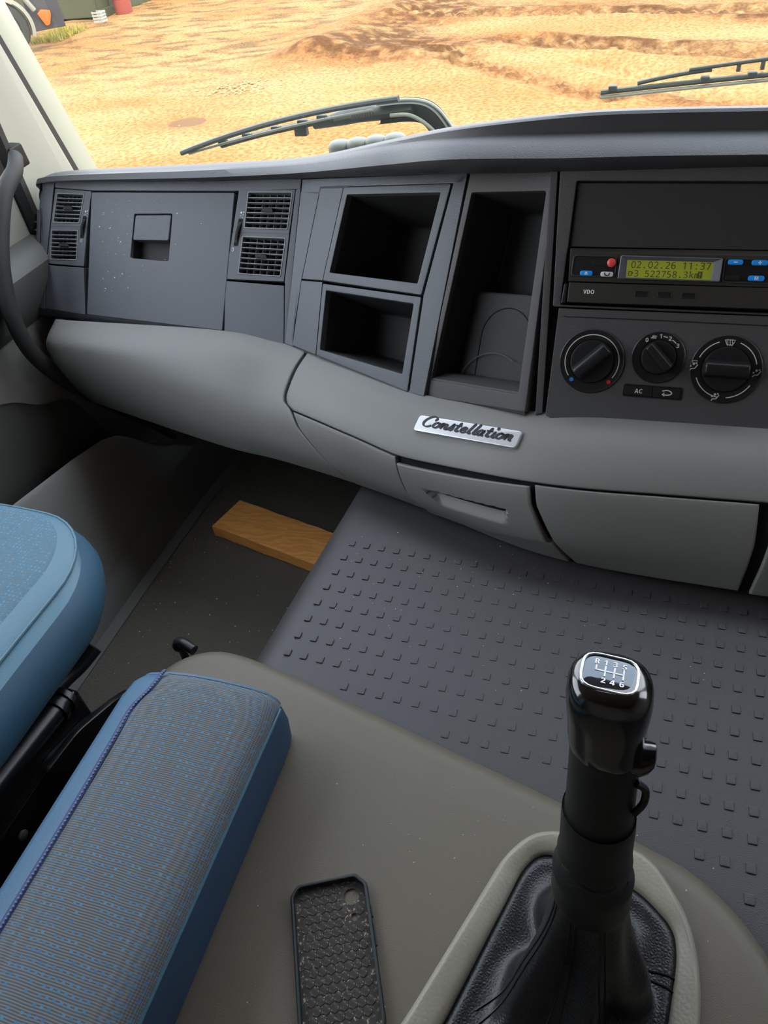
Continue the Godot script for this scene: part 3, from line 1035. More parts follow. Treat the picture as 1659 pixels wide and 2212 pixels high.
func vent(parent: Node3D, f: Fr, q: Array, vanes: int):
	# insert ring with slats (children), vertical vanes behind and a ribbed tab
	var inn := off(q, 2.6)
	ring(f, q, inn, -30, 0.6, 3, 2, 0.8, -30)
	var v := obj("air_vent", M.slat, parent)
	cavity(f, off(q, 2.0), -26, -40, 1, 2)
	obj("duct", M.void, v)
	for k in 6:
		var t := (k + 1) / 7.0
		var a: Vector2 = inn[0].lerp(inn[3], t)
		var b: Vector2 = inn[1].lerp(inn[2], t)
		slab(f, [a + Vector2(-1, -0.9), b + Vector2(1, -0.9), b + Vector2(1, 0.9), a + Vector2(-1, 0.9)], -12, -0.4, 0.3, 0.4)
		obj("slat", M.slat, v)
	for k in vanes:
		var t := (k + 0.6) / vanes
		var a: Vector2 = inn[0].lerp(inn[1], t)
		var b: Vector2 = inn[3].lerp(inn[2], t)
		slab(f, [a + Vector2(-0.6, -1), a + Vector2(0.6, -1), b + Vector2(0.6, 1), b + Vector2(-0.6, 1)], -26, -14, 0.2, 0.3)
		obj("vane", M.slat, v)
	var c: Vector2 = (inn[0] + inn[1] + inn[2] + inn[3]) * 0.25
	slab(f, [c + Vector2(-11, -4.5), c + Vector2(9, -4.2), c + Vector2(12, 4.2), c + Vector2(-10, 4.0)], -8, 3, 1.5, 1.2)
	for k in 4: slab(f, [c + Vector2(-9, -3.6 + k * 2.0), c + Vector2(8, -3.4 + k * 2.0), c + Vector2(8, -2.6 + k * 2.0), c + Vector2(-9, -2.8 + k * 2.0)], 2.5, 3.8, 0.2, 0.3)
	obj("adjuster_tab", M.dark, v)

func wheel(parent: Node3D, f: Fr, a: Vector2, b: Vector2, m: Material):
	# thumbwheel standing in a slot
	slab(f, [a + Vector2(-4, -6), a + Vector2(5, -6), b + Vector2(5, 6), b + Vector2(-4, 6)], -2, 0.4, 2, 0.3)
	var slot := obj("wheel_slot", M.void, parent)
	var n := 18
	for k in n:
		var t0 := (k + 0.15) / n
		var t1 := (k + 0.75) / n
		var h := 1.0 + 5.0 * sin(PI * (k + 0.5) / n)
		var p0 := a.lerp(b, t0)
		var p1 := a.lerp(b, t1)
		slab(f, [p0 + Vector2(-2.5, 0), p0 + Vector2(3.5, 0), p1 + Vector2(3.5, 0), p1 + Vector2(-2.5, 0)], -1, h, 0.2, 0.3)
	slab(f, [a + Vector2(-2, 0), a + Vector2(3, 0), b + Vector2(3, 0), b + Vector2(-2, 0)], -1, 1.2, 0.5, 0.3)
	obj("thumbwheel", M.dark, slot)

func dashboard():
	var d := thing("dashboard", Vector3(-0.4, 0.33, -1.2), "long grey dashboard with padded top, glovebox, air vents and rounded lower bolster", "dashboard")
	# padded top
	var PS := [[-1.188, 0.712, -1.290, 0.713, -1.287, 0.714, -1.302, 0.0], [-1.180, 0.738, -1.296, 0.740, -1.292, 0.742, -1.306, 0.0], [-1.15, 0.7525, -1.301, 0.757, -1.293, 0.761, -1.312, 0.0], [-0.81, 0.753, -1.30, 0.765, -1.284, 0.772, -1.315, 0.0], [-0.60, 0.757, -1.30, 0.772, -1.283, 0.780, -1.32, 0.0], [-0.405, 0.793, -1.21, 0.813, -1.193, 0.830, -1.23, 0.003],
		[-0.27, 0.823, -1.127, 0.847, -1.110, 0.863, -1.153, 0.010], [-0.11, 0.829, -1.11, 0.852, -1.093, 0.869, -1.14, 0.021], [0.0, 0.83, -1.11, 0.853, -1.094, 0.869, -1.142, 0.023], [0.155, 0.83, -1.113, 0.852, -1.097, 0.866, -1.148, 0.023], [0.5, 0.83, -1.113, 0.852, -1.097, 0.866, -1.148, 0.02], [1.25, 0.83, -1.113, 0.852, -1.097, 0.866, -1.148, 0.02]]
	var cols := []
	for k in 12: cols.append([])
	for q in PS:
		var lip: float = q[7]
		var a := Vector3(q[0], q[1], q[2])
		var b := Vector3(q[0], q[3], q[4])
		var c := Vector3(q[0], q[5], q[6])
		var l := [a + Vector3(0, -0.012, -0.03), a, a.lerp(b, 0.6) + Vector3(0, 0, 0.003), b, b.lerp(c, 0.45) + Vector3(0, 0.005, 0), c, c + Vector3(0, lip * 0.08, -0.003), c + Vector3(0, lip * 0.92, -0.007), c + Vector3(0, lip * 1.04, -0.012), c + Vector3(0, lip * 1.0 - 0.001, -0.03), c + Vector3(0, lip - 0.035, -0.13), Vector3(q[0], 0.575, -1.70)]
		for k in 12: cols[k].append(l[k])
	var rows := []
	for k in 12:
		var r := PackedVector3Array()
		for i in 89: r.append(crom(cols[k], i / 8.0))
		rows.append(r)
	rows.reverse()
	grid(rows)
	obj("padded_top", M.pad, d, 32)
	# passenger side panels
	slab(fa, pts([-281, -2, -248, -2, -250, 12, -266, 163, -265, 254, -290, 251, -288, 200, -281, 199, -279, 52, -286, 50]), -14, 0, 2, 1.5)
	obj("end_panel", M.fascia, d)
	slab(fa, pts([-248, -3, 301, -5, 300, 13, 168, 16, -156, 15, -247, 9]), -14, -0.5, 1, 1.2)
	obj("upper_strip", M.fascia, d)
	slab(fa, pts([-292, 52, -282, 52, -283.5, 197, -294, 197]), -20, -1.5, 1, 1)
	var sv := obj("side_vent", M.fascia, d)
	for k in 9:
		var v := 58 + k * 16.0
		slab(fa, pts([-300, v + 2, -290, v - 1, -290, v + 4, -299, v + 4]), -18, -3, 0.4, 0.5)
		obj("tooth", M.fascia, sv)
	# left vent block
	var lv1 := pts([-242, 19, -174, 21, -184, 80, -251, 79])
	var lv2 := pts([-254, 92, -187, 92, -188, 153, -256, 153])
	ring(fa, pts([-246, 11, -158, 16.5, -166, 87, -255.5, 86]), lv1, -16, -0.3, 1.5, 3, 0.5, -20)
	ring(fa, pts([-255.5, 86, -166, 87, -171.5, 164, -263, 160]), lv2, -16, -0.3, 1.5, 3, 0.5, -20)
	obj("vent_housing", M.fascia, d)
	vent(d, fa, lv1, 6)
	vent(d, fa, lv2, 6)
	wheel(d, fa, Vector2(-172, 71), Vector2(-178.5, 102), M.dark)
	text("0", fa, -178.5, 113, 0, 9, M.legend, d, "lettering")
	dots3(d, fa, Vector2(-170, 56))
	slab(fa, pts([-263, 163.5, -171, 167, -164, 261, -264, 252]), -14, 0, 1.5, 1.2)
	obj("trim_panel", M.fascia, d)
	# glovebox
	var rec := pts([-54, 60, 32, 59, 28, 149, -60, 145])
	ring(fa, pts([-157, 18.5, 165.5, 19.5, 154.5, 277, -160, 260]), rec, -16, 0.8, 2.5, 4, 1.5, -14)
	var gb := obj("glovebox_door", M.fascia, d)
	cavity(fa, rec, -8, -24, 2, 4)
	obj("handle_recess", M.dark, gb)
	slab(fa, pts([-51, 62.5, 30, 61.5, 26, 110, -55, 110]), -18, 1.2, 3, 1.5)
	obj("handle", M.fascia, gb)
	for k in 46:
		var u := rng.randf_range(-140, -60) if k < 34 else rng.randf_range(-140, 120)
		dot(fa, u, rng.randf_range(26, 215), rng.randf_range(0.25, 0.75) if k % 6 else 1.2, 1.2)
	obj("paint_flecks", M.fleck, gb).set_meta("kind", "stuff")
	# right vent block
	var rv1 := pts([193, 17, 286, 17, 280, 86, 188, 85])
	var rv2 := pts([186, 98, 278, 100, 272, 172, 181, 169.5])
	ring(fa, pts([174, 14.5, 290, 14, 283.5, 93, 165.5, 91.5]), rv1, -16, -0.3, 1.5, 3, 0.5, -20)
	ring(fa, pts([165.5, 91.5, 283.5, 93, 278.5, 180, 155, 179]), rv2, -16, -0.3, 1.5, 3, 0.5, -20)
	obj("vent_housing", M.fascia, d)
	vent(d, fa, rv1, 6)
	vent(d, fa, rv2, 6)
	wheel(d, fa, Vector2(181, 73), Vector2(173, 111), M.dark)
	text("0", fa, 168, 124, 0, 10, M.legend, d, "lettering")
	dots3(d, fa, Vector2(182, 56))
	slab(fa, pts([155, 182.5, 280, 187.5, 287, 296, 159, 285]), -14, 0, 1.5, 1.2)
	obj("trim_panel", M.fascia, d)
	slab(fa, pts([291.5, 14, 301, 12, 290, 294, 288, 294, 281.5, 186, 280.5, 180]), -14, 0, 0.5, 0.8)
	obj("seam_panel", M.fascia, d)
	# lip turned under along the bottom of the panels
	var lp := []
	for h in [[0, -1.0, 0], [7, -5, 0], [14, -16, 0], [10, -40, 0]]:
		var r := PackedVector3Array()
		for q in pts([-290, 251, -264, 252, -160, 260, 20, 269, 154, 277, 287, 296]): r.append(fa.p(q.x, q.y + h[0], h[1]))
		lp.append(r)
	grid(lp)
	obj("lower_lip", M.fascia, d)
	# bolster below
	var e := 0.004
	var seam := pts([2.25, 0.0, 2.22, 0.5, 2.18, 1.2, 2.14, 1.89, 2.15, 2.19, 2.26, 2.39])
	var seam2 := pts([2.26, 2.39, 2.36, 2.93, 2.61, 3.58, 2.83, 4.18, 3.04, 5.0])
	var whole := seam.duplicate()
	for k in range(1, seam2.size()): whole.append(seam2[k])
	patch(pts([0, 0, 2.25, 0]), whole, pts([0, 5, 3.04, 5]), pts([0, 0, 0, 5]), 0.0, 34, 26)
	obj("bolster", M.roll, d, 50)
	var cap := PackedVector3Array()
	for k in 21: cap.append(sweep_at(0.0, k * 0.25))
	cap.append(Vector3(-1.12, 0.34, -1.2)); cap.append(Vector3(-1.12, 0.50, -1.2))
	fan(cap, true)
	obj("bolster_end", M.roll, d)
	var sh := Vector2(0.035, 0)
	var split := pts([2.29, 2.39, 2.75, 2.41, 3.25, 2.47, 3.72, 2.55, 4.35, 2.38, 4.83, 2.30, 5.45, 2.19, 5.96, 2.15, 7.0, 2.12])
	var seamr := []
	for q in seam: seamr.append(q + Vector2(0.03, 0))
	patch(pts([2.28, 0, 7, 0]), pts([7, 0, 7, 2.12]), split, seamr, 0.0, 44, 14)
	obj("upper_bolster", M.roll, d, 50)
	var s2 := []
	for q in seam2: s2.append(Vector2(q.x + 0.035, minf(q.y + 0.05, 5.0)))
	patch(pts([2.295, 2.44, 2.75, 2.46, 3.25, 2.52, 3.70, 2.60]), pts([3.70, 2.60, 3.73, 3.14, 3.80, 3.83, 3.99, 5.0]), pts([3.075, 5.0, 3.99, 5.0]), s2, 0.0, 18, 16)
	obj("lower_panel", M.roll, d, 50)
	patch(pts([3.73, 2.80, 4.35, 2.60, 4.82, 2.43]), pts([4.82, 2.43, 4.84, 2.97, 4.96, 4.08]), pts([4.02, 4.97, 4.32, 4.80, 4.70, 4.28, 4.96, 4.08]), pts([3.73, 2.80, 3.76, 3.14, 3.83, 3.83, 4.02, 4.97]), 0.004, 64, 48, pts([3.98, 3.38, 4.36, 3.27, 4.70, 3.18, 4.70, 3.80, 4.22, 3.95]), 0.016)
	obj("drawer", M.roll, d, 40)
	patch(pts([4.03, 5.0, 4.33, 4.86, 4.71, 4.35, 4.99, 4.15]), pts([4.99, 4.15, 5.09, 5.0]), pts([4.05, 5.0, 5.09, 5.0]), pts([4.03, 5.0, 4.05, 5.0]), 0.0, 14, 8)
	obj("lower_panel", M.roll, d, 50)
	patch(pts([4.85, 2.36, 5.45, 2.25, 5.94, 2.21]), pts([5.94, 2.21, 5.95, 3.35, 5.93, 5.0]), pts([5.13, 5.0, 5.93, 5.0]), pts([4.85, 2.36, 4.87, 2.97, 5.0, 4.11, 5.13, 5.0]), 0.0, 20, 16)
	obj("lower_panel", M.roll, d, 50)
	patch(pts([6.0, 2.2, 7.0, 2.18]), pts([7, 2.18, 7, 5]), pts([5.98, 5, 7, 5]), pts([6.0, 2.2, 6.01, 3.35, 5.98, 5.0]), 0.003, 10, 12)
	obj("lower_panel", M.roll, d, 50)
	# dark backing behind all the seams
	var back := []
	for b in 17:
		var r := PackedVector3Array()
		for a in 57:
			var s := a / 8.0
			var t := b * 5.0 / 16
			r.append(sweep_at(s, t) - sweep_n(s, t) * 0.009)
		back.append(r)
	grid(back)
	obj("backing", M.void, d, 60)
	var under := []
	for q in [[0.0, 0.0], [-0.004, -0.05], [0.02, -0.25]]:
		var r := PackedVector3Array()
		for a in 57: r.append(sweep_at(a / 8.0, 5.0) + Vector3(0, q[0], q[1] - 0.004))
		under.append(r)
	grid(under)
	obj("underside", M.void, d, 60)
	badge(d)
	# the frame of the centre stack and the blank panel above the tachograph
	ring(fd, pts([0, 0, 420, -11, 420, 184, 9, 184]), pts([24, 13, 352, 15.5, 352, 181, 19.5, 181]), -25, 0, 3, 3, 1.5, -25)
	obj("stack_frame", M.stack, d)
	slab(fd, pts([26, 15, 350, 17, 350, 100, 24.5, 100]), -20, -5, 2, 1)
	obj("blank_panel", M.dark, d)
	slab(fd, pts([-14, -4, -3.5, -4, 9.5, 340, -1, 344]), -30, -4, 1, 1)
	obj("divider", M.stack, d)

func dots3(parent: Node3D, f: Fr, c: Vector2):
	for q in [[0, 0, 2.0], [5, -1, 1.2], [4, 4, 1.0], [-1, 6, 0.9], [3, 9, 0.9]]: dot(f, c.x + q[0], c.y + q[1], q[2], 0.3)
	obj("air_symbol", M.legend, parent)

func badge(d: Node3D):
	# local frame at the badge on the bolster
	var c := sweep_at(4.33, 1.13)
	var n := sweep_n(4.33, 1.13)
	var ux := sweep_at(4.71, 1.09) - sweep_at(3.885, 1.18)
	var f := Fr.new(c, ux, n.cross(ux) * -1.0)
	if f.n.dot(n) < 0: f = Fr.new(c, ux, n.cross(ux))
	var L := ux.length() * 500.0 * 1.02
	slab(f, pts([-L + 1, -14, L, -14.5, L - 1, 15, -L, 15]), -6, 5.0, 5, 2.0)
	var b := obj("name_badge", M.silver, d)
	b.set_meta("label", "silver name badge with dark script lettering")
	var G := {"C": [[1.55, 1.25, 1.62, 1.6, 1.25, 1.9, 0.75, 1.75, 0.3, 1.2, 0.2, 0.55, 0.5, 0.08, 1.0, 0.02, 1.45, 0.3]],
		"o": [[0.5, 0.95, 0.2, 0.75, 0.08, 0.35, 0.3, 0.02, 0.62, 0.1, 0.82, 0.5, 0.72, 0.88, 0.5, 0.95, 0.75, 0.72, 1.1, 0.8]],
		"n": [[0.0, 0.8, 0.28, 0.95, 0.22, 0.5, 0.12, 0.0], [0.18, 0.35, 0.45, 0.8, 0.72, 0.92, 0.8, 0.7, 0.7, 0.25, 0.8, 0.02, 1.05, 0.08]],
		"s": [[-0.05, 0.05, 0.3, 0.6, 0.5, 1.15, 0.55, 0.75, 0.62, 0.3, 0.45, 0.02, 0.1, 0.1]],
		"t": [[0.5, 1.5, 0.4, 0.9, 0.3, 0.25, 0.45, 0.0, 0.8, 0.15], [0.1, 1.0, 0.4, 0.98, 0.8, 1.02]],
		"e": [[0.15, 0.4, 0.5, 0.5, 0.72, 0.75, 0.55, 0.95, 0.25, 0.75, 0.12, 0.35, 0.3, 0.02, 0.6, 0.06, 0.9, 0.3]],
		"l": [[0.55, 1.75, 0.4, 1.0, 0.28, 0.25, 0.42, 0.0, 0.7, 0.12]],
		"a": [[0.75, 0.85, 0.45, 0.95, 0.15, 0.65, 0.1, 0.2, 0.35, 0.0, 0.62, 0.3, 0.78, 0.85], [0.78, 0.9, 0.66, 0.3, 0.75, 0.02, 1.0, 0.12]],
		"i": [[0.3, 0.95, 0.22, 0.5, 0.18, 0.15, 0.35, 0.0, 0.6, 0.15]]}
	var adv := {"C": 1.6, "o": 1.05, "n": 1.1, "s": 0.8, "t": 0.85, "e": 0.88, "l": 0.68, "a": 1.02, "i": 0.62}
	var word := "Constellation"
	var total := 0.0
	for ch in word: total += adv[ch]
	var k := (L * 2 - 22) / total
	var x := -L + 10.0
	for ch in word:
		for s in G[ch]:
			var p := []
			for q in pts(s): p.append(Vector2(x + (q.x + q.y * 0.24) * k, 4.8 - q.y * k * 0.78))
			ribbon(f, smooth2(p, 6), k * 0.37, 5.4, 0.4, 0.3)
			dot(f, p[0].x, p[0].y, k * 0.13, 5.4)
		if ch == "i": dot(f, x + 0.75 * k, 4.8 - 1.25 * k, k * 0.22, 5.4)
		x += adv[ch] * k
	obj("script_lettering", M.ink, b)

# ---------------------------------------------------------------- tachograph
func button(f: Fr, u: float, v: float, w: float, h: float, m: Material, parent: Node3D, called := "button") -> MeshInstance3D:
	slab(f, rect(u - w / 2, v - h / 2, u + w / 2, v + h / 2), 4, 8.5, h * 0.45, 1.4)
	return obj(called, m, parent)

func tachograph():
	var f := fd
	var t := thing("tachograph", f.p(170, 176), "black tachograph with yellow-green display and blue buttons, in the centre stack", "tachograph")
	# upper front with a sloping top edge
	loft([lift(f, fil(pts([25, 102.5, 350, 101, 350, 149, 27, 149]), 2), -30), lift(f, fil(pts([25, 102.5, 350, 101, 350, 149, 27, 149]), 2), -2), lift(f, fil(pts([28, 109.5, 347, 108.5, 347, 148, 29, 148]), 2), 5.5)], true, true)
	obj("front", M.tacho, t)
	for q in [pts([31, 112, 92, 112, 92.5, 142, 30, 142]), pts([230, 112, 300, 112, 301, 145, 230.5, 144])]:
		ring(f, q, off(q, 2.2), 4, 7.0, 6, 5, 0.8, 4)
		var k := obj("button_surround", M.tacho, t)
		slab(f, off(q, 2.2), 4, 5.9, 5, 0.3)
		obj("button_plate", M.black, k)
	var bez := pts([96, 112, 228, 113, 228, 143.5, 95, 143])
	var scr := pts([105, 117.5, 217.5, 118, 217, 141.3, 106, 141])
	loft([lift(f, fil(bez, 2), 4), lift(f, fil(bez, 2), 9.2), lift(f, fil(off(bez, 1), 1.5), 9.8), lift(f, fil(off(scr, -1), 1.5), 6.4), lift(f, fil(scr, 1), 5.8)], false, false)
	var bz := obj("display_frame", mat(rgb(92, 96, 104), 0.4), t)
	slab(f, scr, 4, 5.9, 0.5, 0.2)
	var sc := obj("display", M.lcd, bz)
	text("02.02.26 11:37", f, 163, 123.7, 5.9, 12.5, M.lcdink, bz, "display_text", "Droid Sans Mono")
	text("3 522758.3km", f, 159, 135.4, 5.9, 12.0, M.lcdink, bz, "display_text", "Droid Sans Mono")
	ribbon(f, pts([109, 133, 113, 133, 113, 138, 109, 138, 109, 133]), 1.2, 6.2)
	ribbon(f, pts([113, 133.5, 115, 135.5]), 1.0, 6.2)
	slab(f, rect(199.5, 130.5, 205, 139.5), 5.6, 6.2, 0.3, 0.1)
	obj("display_icon", M.lcdink, bz)
	ribbon(f, pts([202.2, 132, 202.2, 136]), 0.9, 6.5)
	dot(f, 202.2, 137.8, 0.6, 6.5)
	obj("display_icon", M.lcd, bz)
	# buttons
	slab(f, rect(58, 117, 92, 127), 4, 6.8, 4.8, 0.5)
	obj("button", M.black, t)
	turned(f, 84.5, 122, [6, 4, 6, 8, 5, 9.2, 2.5, 9.8, 0.1, 10], 24)
	obj("red_button", M.red, t).set_meta("label", "round red button")
	var b1 := button(f, 51.5, 137, 17.5, 7, M.blue, t)
	b1.set_meta("label", "blue eject button")
	var b2 := button(f, 80, 137.6, 17.5, 7, M.grey, t)
	b2.set_meta("label", "pale grey button")
	for q in [[51.5, 136.3]]:
		var l := PackedVector3Array([f.p(q[0] - 2.5, q[1] + 1, 8.8), f.p(q[0], q[1] - 1.8, 8.8), f.p(q[0] + 2.5, q[1] + 1, 8.8)])
		fan(l, false)
		slab(f, rect(q[0] - 2.5, q[1] + 1.8, q[0] + 2.5, q[1] + 2.6), 8.3, 8.8, 0.2, 0.1)
		obj("eject_symbol", M.white, b1)
	ribbon(f, smooth2(pts([76.5, 135.5, 77.5, 138.6, 80, 139.4, 82.5, 138.6, 83.5, 135.5]), 4), 1.3, 8.9)
	obj("cup_symbol", M.black, b2)
	var b3 := button(f, 244.5, 117.5, 19, 7, M.blue, t)
	b3.set_meta("label", "blue minus button")
	ribbon(f, pts([242, 117.5, 247, 117.5]), 1.2, 8.9)
	obj("minus_sign", M.white, b3)
	var b4 := button(f, 274.5, 117.5, 20, 7, M.blue, t)
	b4.set_meta("label", "blue plus button")
	ribbon(f, pts([272, 117.5, 277, 117.5]), 1.2, 8.9)
	ribbon(f, pts([274.5, 115, 274.5, 120]), 1.2, 8.9)
	obj("plus_sign", M.white, b4)
	button(f, 243.5, 138, 19, 7, M.black, t)
	var b5 := button(f, 273, 137.5, 20, 7.2, M.blue, t)
	b5.set_meta("label", "blue menu button")
	text("M", f, 273, 137.4, 8.6, 6.5, M.white, b5, "lettering", "Droid Sans", 0.0, 700)
	# printer drawer
	slab(f, pts([29, 150, 300, 149, 302, 176.5, 29, 177.5]), -25, 7, 1.5, 1.5)
	var dw := obj("printer_drawer", M.tacho, t)
	slab(f, pts([303, 149, 350, 149, 350, 178, 305, 177]), -25, 6, 1.5, 1.5)
	obj("drawer_end", M.tacho, t)
	slab(f, pts([22, 152, 27.5, 151, 27.5, 178, 20, 180]), -25, 3, 1.5, 1.5)
	obj("drawer_end", M.black, t)
	text("VDO", f, 58, 162.3, 7, 7.5, M.white, dw, "lettering", "Droid Sans", 0.0, 700)
	for u in [130.0, 160.5, 191.5]:
		var q := rect(u - 8.5, 159.6, u + 8.5, 165.6)
		ring(f, off(q, -1), q, 6.5, 7.8, 3, 2.8, 0.5, 5)
		slab(f, off(q, 0.2), 5, 7.15, 2.6, 0.1)
		obj("finger_slot", M.black, dw)

# ---------------------------------------------------------------- heater controls
func climate():
	var f := fd
	var t := thing("climate_panel", f.p(200, 340), "dark heater control panel with three round knobs below the tachograph", "control panel")
	slab(f, pts([18, 186, 420, 185, 420, 330, 320, 338, 26, 352, 14.5, 338]), -20, 0.5, 2, 1.5)
	var p := obj("faceplate", M.stack, t)
	ribbon(f, pts([26, 197.5, 130, 197.2, 420, 198]), 1.2, 0.95)
	obj("groove", M.black, p)
	var lp := []
	for h in [[0, 0.0], [8, -6.0], [16, -22.0]]:
		var r := PackedVector3Array()
		for q in pts([15, 338, 26, 350, 320, 336, 420, 328]): r.append(f.p(q.x, q.y + h[0], h[1]))
		lp.append(r)
	grid(lp)
	obj("lower_lip", M.stack, p)
	var K := [[73.0, 259.0, 46.0, 30.0, -45.0], [163.5, 248.0, 36.5, 23.0, 45.0], [254.0, 259.0, 47.0, 30.5, 0.0]]
	for q in K:
		var u: float = q[0]
		var v: float = q[1]
		var ro: float = q[2]
		var ri: float = q[3]
		turned(f, u, v, [ro, -2, ro, 2.0, ro - 1.2, 3.0, ro - 2.6, 2.4, ri + 2.5, 2.2, ri + 1.2, 1.2], 56, false)
		var k := obj("rotary_knob", M.black, t)
		turned(f, u, v, [ri + 1, 0.5, ri + 0.5, 4.0, ri - 0.5, 6.0, ri - 2.0, 6.5], 48)
		obj("knob_disc", M.black, k)
		var a := deg_to_rad(q[4])
		var ax := Vector2(cos(a), sin(a))
		var ay := Vector2(-sin(a), cos(a))
		var c := Vector2(u, v)
		var l := []
		for s in [[0.97, 0.40, 5.0], [0.97, 0.38, 9.0], [0.96, 0.30, 17.0], [0.93, 0.24, 20.5], [0.88, 0.17, 22.0]]:
			var w := [c - ax * ri * s[0] - ay * ri * s[1], c + ax * ri * s[0] - ay * ri * s[1], c + ax * ri * s[0] + ay * ri * s[1], c - ax * ri * s[0] + ay * ri * s[1]]
			l.append(lift(f, fil(w, 3.5, 4), s[2]))
		loft(l, false, true)
		obj("grip_bar", M.black, k)
	var kn := t.get_children()
	var k1: Node3D = kn[1]
	var k2: Node3D = kn[2]
	var k3: Node3D = kn[3]
	ribbon(f, arc(73, 259, 38, 145, 395, 50), 1.3, 3.2)
	obj("scale_mark", M.legend, k1)
	dot(f, 47, 286.5, 3.0, 3.1)
	obj("blue_mark", mat(rgb(50, 120, 200), 0.5), k1)
	dot(f, 100, 287, 3.0, 3.1)
	obj("red_mark", mat(rgb(214, 40, 40), 0.5), k1)
	var nums := ["0", "1", "2", "3"]
	var angs := [-128.0, -90.0, -65.0, -36.0]
	for i in 4:
		var a := deg_to_rad(angs[i])
		text(nums[i], f, 163.5 + cos(a) * 29.5, 248 + sin(a) * 29.5, 2.6, 8, M.legend, k2, "lettering", "Droid Sans", 0.0, 700)
	for s in [[-117, -109], [-84, -72], [-58, -44]]:
		ribbon(f, arc(163.5, 248, 29.5, s[0], s[1], 4), 1.2, 3.0)
	for s in 3: ribbon(f, pts([153 + s * 1.8, 217.5, 152 + s * 1.8, 222.5]), 0.7, 3.0)
	ribbon(f, pts([151.5, 219, 158, 219.2]), 0.7, 3.0)
	ribbon(f, pts([151.2, 221, 157.6, 221.2]), 0.7, 3.0)
	obj("scale_mark", M.legend, k2)
	for s in [[-158, -110], [-70, -14], [30, 82], [98, 160]]:
		ribbon(f, arc(254, 259, 39, s[0], s[1], 16), 1.3, 3.2)
	# windscreen symbol on top, seated figures left, right and below
	ribbon(f, pts([247.5, 219, 260.5, 219, 257.5, 225.5, 250.5, 225.5, 247.5, 219]), 1.1, 3.2)
	for s in 3: ribbon(f, pts([251 + s * 3, 217.8, 250.6 + s * 3, 221, 251.6 + s * 3, 223.5, 251 + s * 3, 227]), 0.8, 3.3)
	for c in [Vector2(294, 262), Vector2(246, 298), Vector2(212.5, 258)]:
		dot(f, c.x - 1, c.y - 4, 1.6, 3.2)
		ribbon(f, pts([c.x + 4.5, c.y - 3.5, c.x + 1, c.y + 2, c.x - 3.5, c.y + 2.4, c.x - 5, c.y + 5]), 1.3, 3.2)
		dot(f, c.x - 4.5, c.y - 1, 1.1, 3.2)
		dot(f, c.x + 2.6, c.y - 5, 1.0, 3.2)
	ribbon(f, pts([209, 249.5, 216, 249.5, 214.5, 252.5, 210.5, 252.5, 209, 249.5]), 0.8, 3.2)
	obj("scale_mark", M.legend, k3)
	ring(f, pts([121.5, 287.5, 202.5, 288, 202, 306, 121, 305.5]), pts([123.5, 289.5, 200.5, 290, 200, 304, 123, 303.5]), -4, 1.8, 3, 2, 0.6, -4)
	obj("switch_surround", M.black, t)
	slab(f, pts([123.8, 289.7, 162, 290, 161.8, 303.8, 123.4, 303.4]), -4, 2.6, 1.5, 0.8)
	var s1 := obj("push_switch", M.black, t)
	slab(f, pts([162.8, 290, 200.2, 290.2, 199.8, 303.8, 162.6, 303.8]), -4, 2.6, 1.5, 0.8)
	var s2 := obj("push_switch", M.black, t)
	text("AC", f, 143, 297, 2.6, 8.5, M.legend, s1, "lettering", "Droid Sans", 0.0, 700)
	ribbon(f, smooth2(pts([175, 294.5, 182, 293.2, 187, 295.2, 187.5, 298, 182, 299.8, 176, 299.2]), 5), 1.5, 3.0)
	ribbon(f, pts([178.5, 296.8, 175.2, 299.2, 178.8, 301.6]), 1.2, 3.0)
	obj("recirculation_symbol", M.legend, s2)

